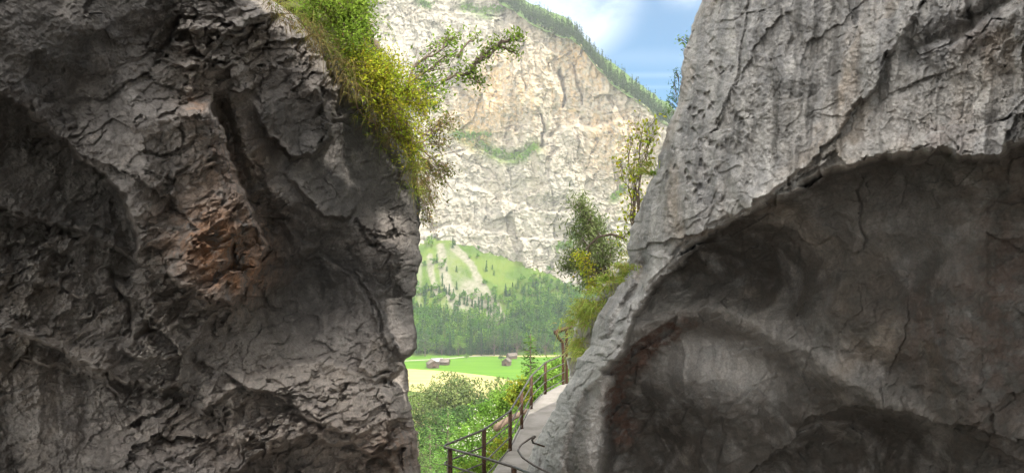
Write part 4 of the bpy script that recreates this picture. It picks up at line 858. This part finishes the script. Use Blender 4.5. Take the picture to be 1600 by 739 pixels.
# ------------------------------------------------------------------ grass, shrubs and branches
def blade_field(name, label, mat, roots, L, droop, seed, width=.006, up=(0, 0, 1), spread=.5, per=28, tuft=.05):
    """arched grass blades, each 4 segments"""
    rng = np.random.default_rng(seed); n = len(roots); roots = np.asarray(roots); L = L * rng.uniform(.5, 1.3, n)
    ci = rng.integers(0, n, n // per + 1)[rng.integers(0, n // per + 1, n)]; cd = rng.normal(size=(n, 3))[ci]; cs = rng.uniform(.55, 1.35, n)[ci]
    o = rng.normal(size=(n, 3)); roots = roots[ci] + o * tuft * cs[:, None] * np.array([1, 1, .4]); L = L * cs
    d = np.asarray(up, float) + cd * spread * .45 + o * spread * .6; d /= np.linalg.norm(d, axis=1)[:, None]
    side = np.cross(d, rng.normal(size=(n, 3))); side /= np.linalg.norm(side, axis=1)[:, None]; co = []
    for j in range(5):
        t = j / 4; c = roots + d * (L * t)[:, None] + np.array([0, 0, -1.0]) * (droop * L * t * t * rng.uniform(.7, 1.3, n))[:, None]
        w = width * (1 - t * .92); co += [c - side * w, c + side * w]
    co = np.stack(co, 1).reshape(-1, 3); i = np.arange(n)[:, None] * 10
    f = np.concatenate([i + np.array([[2 * j, 2 * j + 1, 2 * j + 3, 2 * j + 2]]) for j in range(4)])
    at = np.repeat(rng.uniform(0, 1, (n, 3)), 10, axis=0)
    return tag(mesh_np(name, co, f, mat, attrs={'tint': at}), label, kind='stuff')
M['grass'] = leaf_mat('grass_blades', (0.14, 0.24, 0.035), (0.26, 0.34, 0.05), .4, 4, (0.34, 0.28, 0.10))
M['tuft'] = leaf_mat('tuft_grass', (0.26, 0.36, 0.07), (0.38, 0.44, 0.10), .45, 4, (0.42, 0.34, 0.14))
M['drygrass'] = leaf_mat('dry_grass', (0.15, 0.10, 0.05), (0.22, 0.18, 0.07), .3, 6, (0.12, 0.14, 0.03))
M['yellowleaf'] = leaf_mat('yellow_green_leaves', (0.42, 0.46, 0.04), (0.28, 0.38, 0.04), .45, 3, (0.46, 0.38, 0.05))
M['greenleaf'] = leaf_mat('fresh_leaves', (0.18, 0.30, 0.045), (0.27, 0.38, 0.06), .45, 3)
M['darkleaf'] = leaf_mat('shrub_leaves', (0.15, 0.19, 0.05), (0.22, 0.24, 0.07), .4, 4, (0.32, 0.22, 0.08))
M['yellowbush'] = leaf_mat('yellow_leaves', (0.30, 0.29, 0.03), (0.20, 0.28, 0.04), .4, 3)
M['whitefl'] = leaf_mat('white_blossom', (0.36, 0.40, 0.26), (0.5, 0.52, 0.4), .2, 3)
M['pine'] = leaf_mat('pine_needles', (0.12, 0.16, 0.06), (0.18, 0.22, 0.085), .3, 3)

def px_region(rng, n, pts, w, D0, D1, wv=None):
    """random points along a picture polyline pulled into the scene at depths D0..D1 (metres)"""
    pts = np.array(pts, float); s = np.concatenate([[0], np.cumsum(np.linalg.norm(np.diff(pts, axis=0), axis=1))]); t = rng.uniform(0, s[-1], n)
    u = np.interp(t, s, pts[:, 0]) + rng.normal(size=n) * w; v = np.interp(t, s, pts[:, 1]) + rng.normal(size=n) * (wv or w)
    f = t / s[-1]; return u, v, D0 + (D1 - D0) * f
rng = np.random.default_rng(77)
# grass over the turf bank
R_ = []
for n, pts, w, off in ((5200, [(430, 10), (500, 20), (560, 30)], 22, .6), (3000, [(500, 60), (545, 95), (575, 130)], 14, .5), (2400, [(560, 140), (600, 180), (635, 230)], 12, .4), (1500, [(630, 220), (648, 260), (655, 300)], 6, .3)):
    u, v, D = px_region(rng, n, pts, w, 0, 0); d = depth_L(np.minimum(u, 640), v) + off + rng.uniform(-.35, .5, n); R_.append(PV(u, v, d))
blade_field('grass_on_rock', 'green grass hanging over the top of the left rock', M['grass'], np.concatenate(R_)[::3], .15, .8, 3, .005, up=(.1, -.2, .7), spread=1.0, per=20, tuft=.05)
R_ = []
for n, pts, w, off in ((1500, [(418, 2), (450, 30), (490, 55), (520, 85)], 7, .1), (1500, [(525, 90), (548, 125), (585, 170), (612, 205)], 6, .12), (1300, [(610, 200), (640, 240), (655, 290)], 5, .1)):
    u, v, D = px_region(rng, n, pts, w, 0, 0); d = depth_L(np.minimum(u, 640), v) + off + rng.uniform(-.3, .25, n); R_.append(PV(u, v, d))
blade_field('dry_grass', 'brown dry grass and roots drooping over the edge of the left rock', M['drygrass'], np.concatenate(R_)[::2], .12, .9, 5, .004, up=(.1, -.5, .15), spread=1.5, per=9, tuft=.05)
# grass on the outcrop
R_ = []
for n, pts, w, o in ((700, [(975, 405), (955, 435), (930, 465)], 8, 0), (1200, [(925, 465), (908, 492), (902, 512)], 7, 0), (300, [(960, 445), (940, 480), (920, 510)], 7, -.6), (200, [(902, 525), (900, 560)], 3, -.2), (500, [(925, 545), (905, 565), (960, 530)], 6, -1.6)):
    u, v, D = px_region(rng, n, pts, w, 0, 0); R_.append(PV(u, v, depth_O(u, v) - .35 + o + rng.uniform(-.4, .3, n)))
blade_field('outcrop_grass', 'long grass tufts hanging over the outcrop above the path', M['tuft'], np.concatenate(R_), .27, 1.0, 7, .013, up=(-.25, -.3, .8), spread=.7, per=40, tuft=.08)
R_ = []
for n, pts, w, o in ((130, [(1017, 262), (1012, 285)], 5, .1), (150, [(985, 425), (980, 445)], 6, -.5)):
    u, v, D = px_region(rng, n, pts, w, 0, 0); R_.append(PV(u, v, depth_R(u, v) + o))
blade_field('grass_tufts', 'small grass tufts rooted on the edge of the right rock', M['grass'], np.concatenate(R_), .22, .8, 9, .006, up=(-.5, -.3, .6), spread=.4)

def curve_pts(a, b, rng, sag=.1, n=7, wob=.05):
    L = np.linalg.norm(b - a); t = np.linspace(0, 1, n)[:, None]; p = a + (b - a) * t + np.array([0, 0, 1]) * sag * L * 4 * t * (1 - t)
    w = rng.normal(size=(n, 3)) * wob * L; w[0] = 0; w[-1] = 0; return p + w * .5
def shrub(name, label, cat, base, blobs, leafm, seed, leaf=.04, per=26, twigs=40, r0=.03, woodm='twig', group=None, sag=.08, cluster=.07, asp=1.9, bare=.0, twr=.0022):
    """base (u,v,D); blobs: (u, v, D, radius px): limbs reach each blob, twigs fill it, leaves sit along the twigs"""
    rng = np.random.default_rng(seed); b0 = P(*base); t = thing(name, label, cat, b0, 0, group); st = MB(); lf = MB(); LC = []
    for bl in blobs:
        u, v, D, r = bl[:4]; c = P(u, v, D); rad = r / F * D; src = P(*bl[4]) if len(bl) > 4 else b0
        main = curve_pts(src, c, rng, sag, 9); st.tube(main, np.linspace(r0, r0 * .3, 9), 5, False)
        for j in range(max(2, int(twigs * (bl[5] if len(bl) > 5 else 1)))):
            k = rng.integers(3, 9); e = c + rng.normal(size=3) * rad * np.array([.55, .55, .55]); tw = curve_pts(main[k], e, rng, .06, 5, .12); st.tube(tw, np.linspace(twr * 1.8, twr, 5), 3, False)
            if rng.random() < bare: continue
            q = tw[rng.integers(1, 5, per)] + rng.normal(size=(per, 3)) * cluster; LC.append(q)
    C = np.concatenate(LC); lf.leaves(C, leaf, np.array([0, -.2, .7]), asp, at=rng.uniform(0, 1, (len(C), 3)), rng=rng)
    st.build('stem', M[woodm], t, origin=b0); lf.build('foliage', M[leafm], t, origin=b0)
    return t
shrub('shrub', 'dense yellow-green bush hanging over the edge of the left rock', 'shrub', (590, 160, 8.6), [(575, 115, 8.0, 26), (598, 145, 8.05, 28), (618, 178, 8.2, 28), (640, 205, 8.5, 26), (595, 95, 8.3, 24), (615, 115, 8.3, 26), (658, 165, 8.7, 26), (645, 232, 8.6, 18), (562, 85, 8.0, 18), (640, 140, 8.6, 24), (600, 120, 8.0, 24)], 'yellowleaf', 901, .034, 20, 46, .02)
shrub('shrub', 'bright green bush on the turf at the top of the left rock', 'shrub', (530, 50, 8.3), [(520, 5, 7.7, 24), (550, 22, 7.9, 22), (565, 5, 8.1, 18), (540, -15, 7.9, 26), (570, 50, 8.1, 20), (490, -5, 7.5, 20), (548, 62, 7.8, 18)], 'greenleaf', 903, .036, 26, 34, .018)
shrub('shrub', 'sparse twiggy bush with small dull leaves below the yellow-green bush, against the pale cliff', 'shrub', (648, 235, 9.3), [(680, 195, 9.6, 26), (692, 225, 9.6, 22), (672, 262, 9.5, 26), (690, 285, 9.6, 18), (676, 318, 9.5, 20), (668, 345, 9.5, 14), (700, 270, 9.7, 12), (705, 190, 9.7, 14)], 'darkleaf', 905, .04, 9, 26, .012, cluster=.04, bare=.2)
# young tree leaning out over the gorge
shrub('leaning_tree', 'young leafy tree leaning out over the gap with one long branch', 'tree', (610, 175, 9.6), [(690, 130, 10.2, 30), (665, 110, 10.1, 22), (712, 85, 10.4, 22), (708, 60, 10.4, 12), (735, 115, 10.6, 22, (690, 130, 10.2)), (680, 165, 10.0, 26),
      (762, 85, 10.9, 14, (735, 115, 10.6), .6), (775, 72, 11.0, 12, (735, 115, 10.6), .6), (800, 62, 11.2, 13, (735, 115, 10.6), .7), (812, 58, 11.2, 12, (775, 75, 11.0), .5), (806, 85, 11.2, 9, (780, 75, 11.0), .4), (750, 130, 10.8, 12, (715, 118, 10.4), .5), (745, 60, 10.8, 10, (715, 90, 10.4), .4), (660, 140, 10, 20)],
      'greenleaf', 907, .062, 7, 26, .024, 'bark', cluster=.055, asp=2.2)
mb = MB(); a, b = P(575, 55, 9.4), P(594, 82, 9.3); mb.tube(curve_pts(a, b, rng, .02), np.linspace(.035, .045, 7), 7)
s_ = mb.build('tree_stump', M['bark'], None, True, origin=b); s_.location = tuple(b); tag(s_, 'short bare brown stem leaning out of the bushes on the left rock', 'stump')
# hanging dry roots
mb = MB()
for p in ([(555, 150, 8.3), (560, 172, 8.2), (575, 188, 8.2), (592, 195, 8.3)], [(540, 120, 8.1), (536, 145, 8.0), (530, 165, 8.0)], [(585, 190, 8.4), (590, 205, 8.3)], [(600, 200, 8.5), (612, 215, 8.5), (640, 245, 8.7)]):
    mb.tube(resample([P(*q) for q in p], 14), .006, 4)
ob = mb.build('hanging_roots', M['twig'], None, True, origin=P(555, 150, 8.3)); ob.location = tuple(P(555, 150, 8.3)); tag(ob, 'thin bare roots dangling under the turf edge of the left rock', 'roots')

# right side plants
shrub('pine_shrub', 'dark ragged mountain pine on the grassy outcrop', 'pine', (950, 440, 17.5), [(905, 315, 18, 14), (912, 340, 18, 20), (900, 365, 18, 22), (925, 375, 17.8, 28), (893, 400, 18, 22), (940, 400, 17.6, 28), (915, 415, 17.8, 26), (955, 385, 17.5, 22), (885, 415, 18, 12), (930, 345, 17.9, 18), (920, 440, 17.6, 18)], 'pine', 911, .13, 18, 26, .035, 'bark', cluster=.10, asp=4.5)
shrub('shrub', 'yellow-green leafy shrub in front of the dark pine on the outcrop', 'shrub', (945, 450, 16.9), [(912, 420, 17, 16), (925, 445, 16.9, 14), (905, 400, 17, 10)], 'yellowleaf', 913, .07, 9, 18, .012)
shrub('rowan_tree', 'thin sapling with sparse yellowish leaves beside the right rock', 'tree', (990, 360, 13.5), [(985, 215, 13.8, 22), (1005, 195, 13.8, 18), (1018, 215, 13.7, 16), (1000, 240, 13.7, 16), (990, 265, 13.6, 10), (995, 300, 13.6, 12), (985, 330, 13.6, 14), (1022, 190, 13.8, 12), (970, 250, 13.8, 8), (975, 370, 13.5, 12)], 'yellowleaf', 915, .085, 5, 12, .016, 'bark', cluster=.08)
shrub('twig', 'small leafy twig growing from the right rock against the blue sky', 'twig', (1082, 75, 10.0), [(1060, 62, 10, 6), (1068, 60, 10, 6), (1073, 76, 10, 5)], 'greenleaf', 917, .05, 4, 4, .006, 'bark', cluster=.03)
shrub('twig', 'thin spruce twig on the skyline edge of the right rock', 'twig', (1066, 180, 10.6), [(1052, 128, 10.6, 6), (1050, 145, 10.6, 8), (1046, 160, 10.6, 8), (1044, 178, 10.6, 10), (1056, 110, 10.6, 4)], 'spruce', 919, .06, 8, 6, .006, 'bark', cluster=.04, asp=5)
mb = MB(); pts = [P(*q) for q in ((975, 372, 15), (955, 366, 15.2), (935, 370, 15.3), (922, 382, 15.4), (914, 392, 15.4))]; mb.tube(resample(pts, 20), np.linspace(.035, .012, 20), 6)
ob = mb.build('bare_branch', M['bark'], None, True, origin=pts[0]); ob.location = tuple(pts[0]); tag(ob, 'bare arched branch reaching left from the right rock over the pine', 'branch')
# plants just outside the railing
shrub('elder_shrub', 'shrub with white blossom outside the lower railing', 'shrub', (745, 760, 24), [(735, 690, 24, 28), (760, 665, 25, 28), (745, 715, 23, 26), (770, 690, 24, 22), (720, 715, 24, 20)], 'leafB', 921, .12, 14, 30, .03, 'bark', cluster=.14)
rg = np.random.default_rng(4); n = 90; fl = MB(); cc = np.array([P(*q) for q in [(745, 690, 23.6), (758, 665, 24.6), (745, 700, 22.8), (722, 700, 23.5)]]); c = cc[rg.integers(0, 4, n)] + rg.normal(size=(n, 3)) * .33; c = np.repeat(c, 4, 0) + rg.normal(size=(n * 4, 3)) * .04
e_ = [o for o in COL.objects if o.name.startswith('elder_shrub')][0]; fl.leaves(c, .05, np.array([0, -.5, .8]), 1.1, rng=rg); fl.build('blossom', M['whitefl'], e_, origin=np.array(e_.location))
shrub('shrub', 'yellow bush behind the second stretch of railing above the log', 'shrub', (812, 640, 27), [(806, 612, 27, 12), (800, 622, 27, 10), (814, 600, 27, 11), (822, 615, 27, 10)], 'yellowbush', 923, .11, 16, 26, .02)
shrub('shrub', 'low yellowish bush under the railing below the log', 'shrub', (775, 725, 21), [(778, 690, 21, 14), (790, 700, 20.5, 14), (768, 705, 21, 12)], 'yellowbush', 925, .08, 12, 20, .015)
shrub('shrub', 'green leafy bush at the outer edge of the path under the lowest rails', 'shrub', (752, 745, 18.5), [(742, 735, 18.5, 18), (762, 722, 19, 16), (725, 740, 18.5, 18), (785, 712, 20.5, 12)], 'greenleaf', 927, .07, 20, 26, .015)
shrub('shrub', 'bushy greenery filling the slope behind the upper railing', 'shrub', (850, 640, 32), [(830, 600, 32, 16), (845, 590, 32, 18), (862, 585, 33, 16), (838, 620, 31, 14), (870, 572, 34, 14)], 'leafB', 929, .14, 16, 30, .02)
shrub('shrub', 'leafy shrub rising over the railing in front of the grey-green tree', 'shrub', (785, 700, 33), [(775, 640, 33, 24), (790, 620, 33, 20), (765, 655, 33, 18), (755, 640, 34, 14)], 'leafB', 931, .14, 18, 40, .03, 'bark')

# ------------------------------------------------------------------ air
m = bpy.data.materials.new('haze_air'); m.use_nodes = True; nt = m.node_tree; nt.nodes.clear(); o_ = N(nt, 'ShaderNodeOutputMaterial'); pv = N(nt, 'ShaderNodeVolumePrincipled')
pv.inputs['Color'].default_value = (0.93, 0.96, 1.0, 1); pv.inputs['Density'].default_value = 0.00016; pv.inputs['Anisotropy'].default_value = 0.1
nt.links.new(pv.outputs[0], o_.inputs['Volume'])
mb = MB(); mb.box((40, 450, 270), (520, 620, 300)); HA = mb.build('haze', m); tag(HA, kind='stuff')
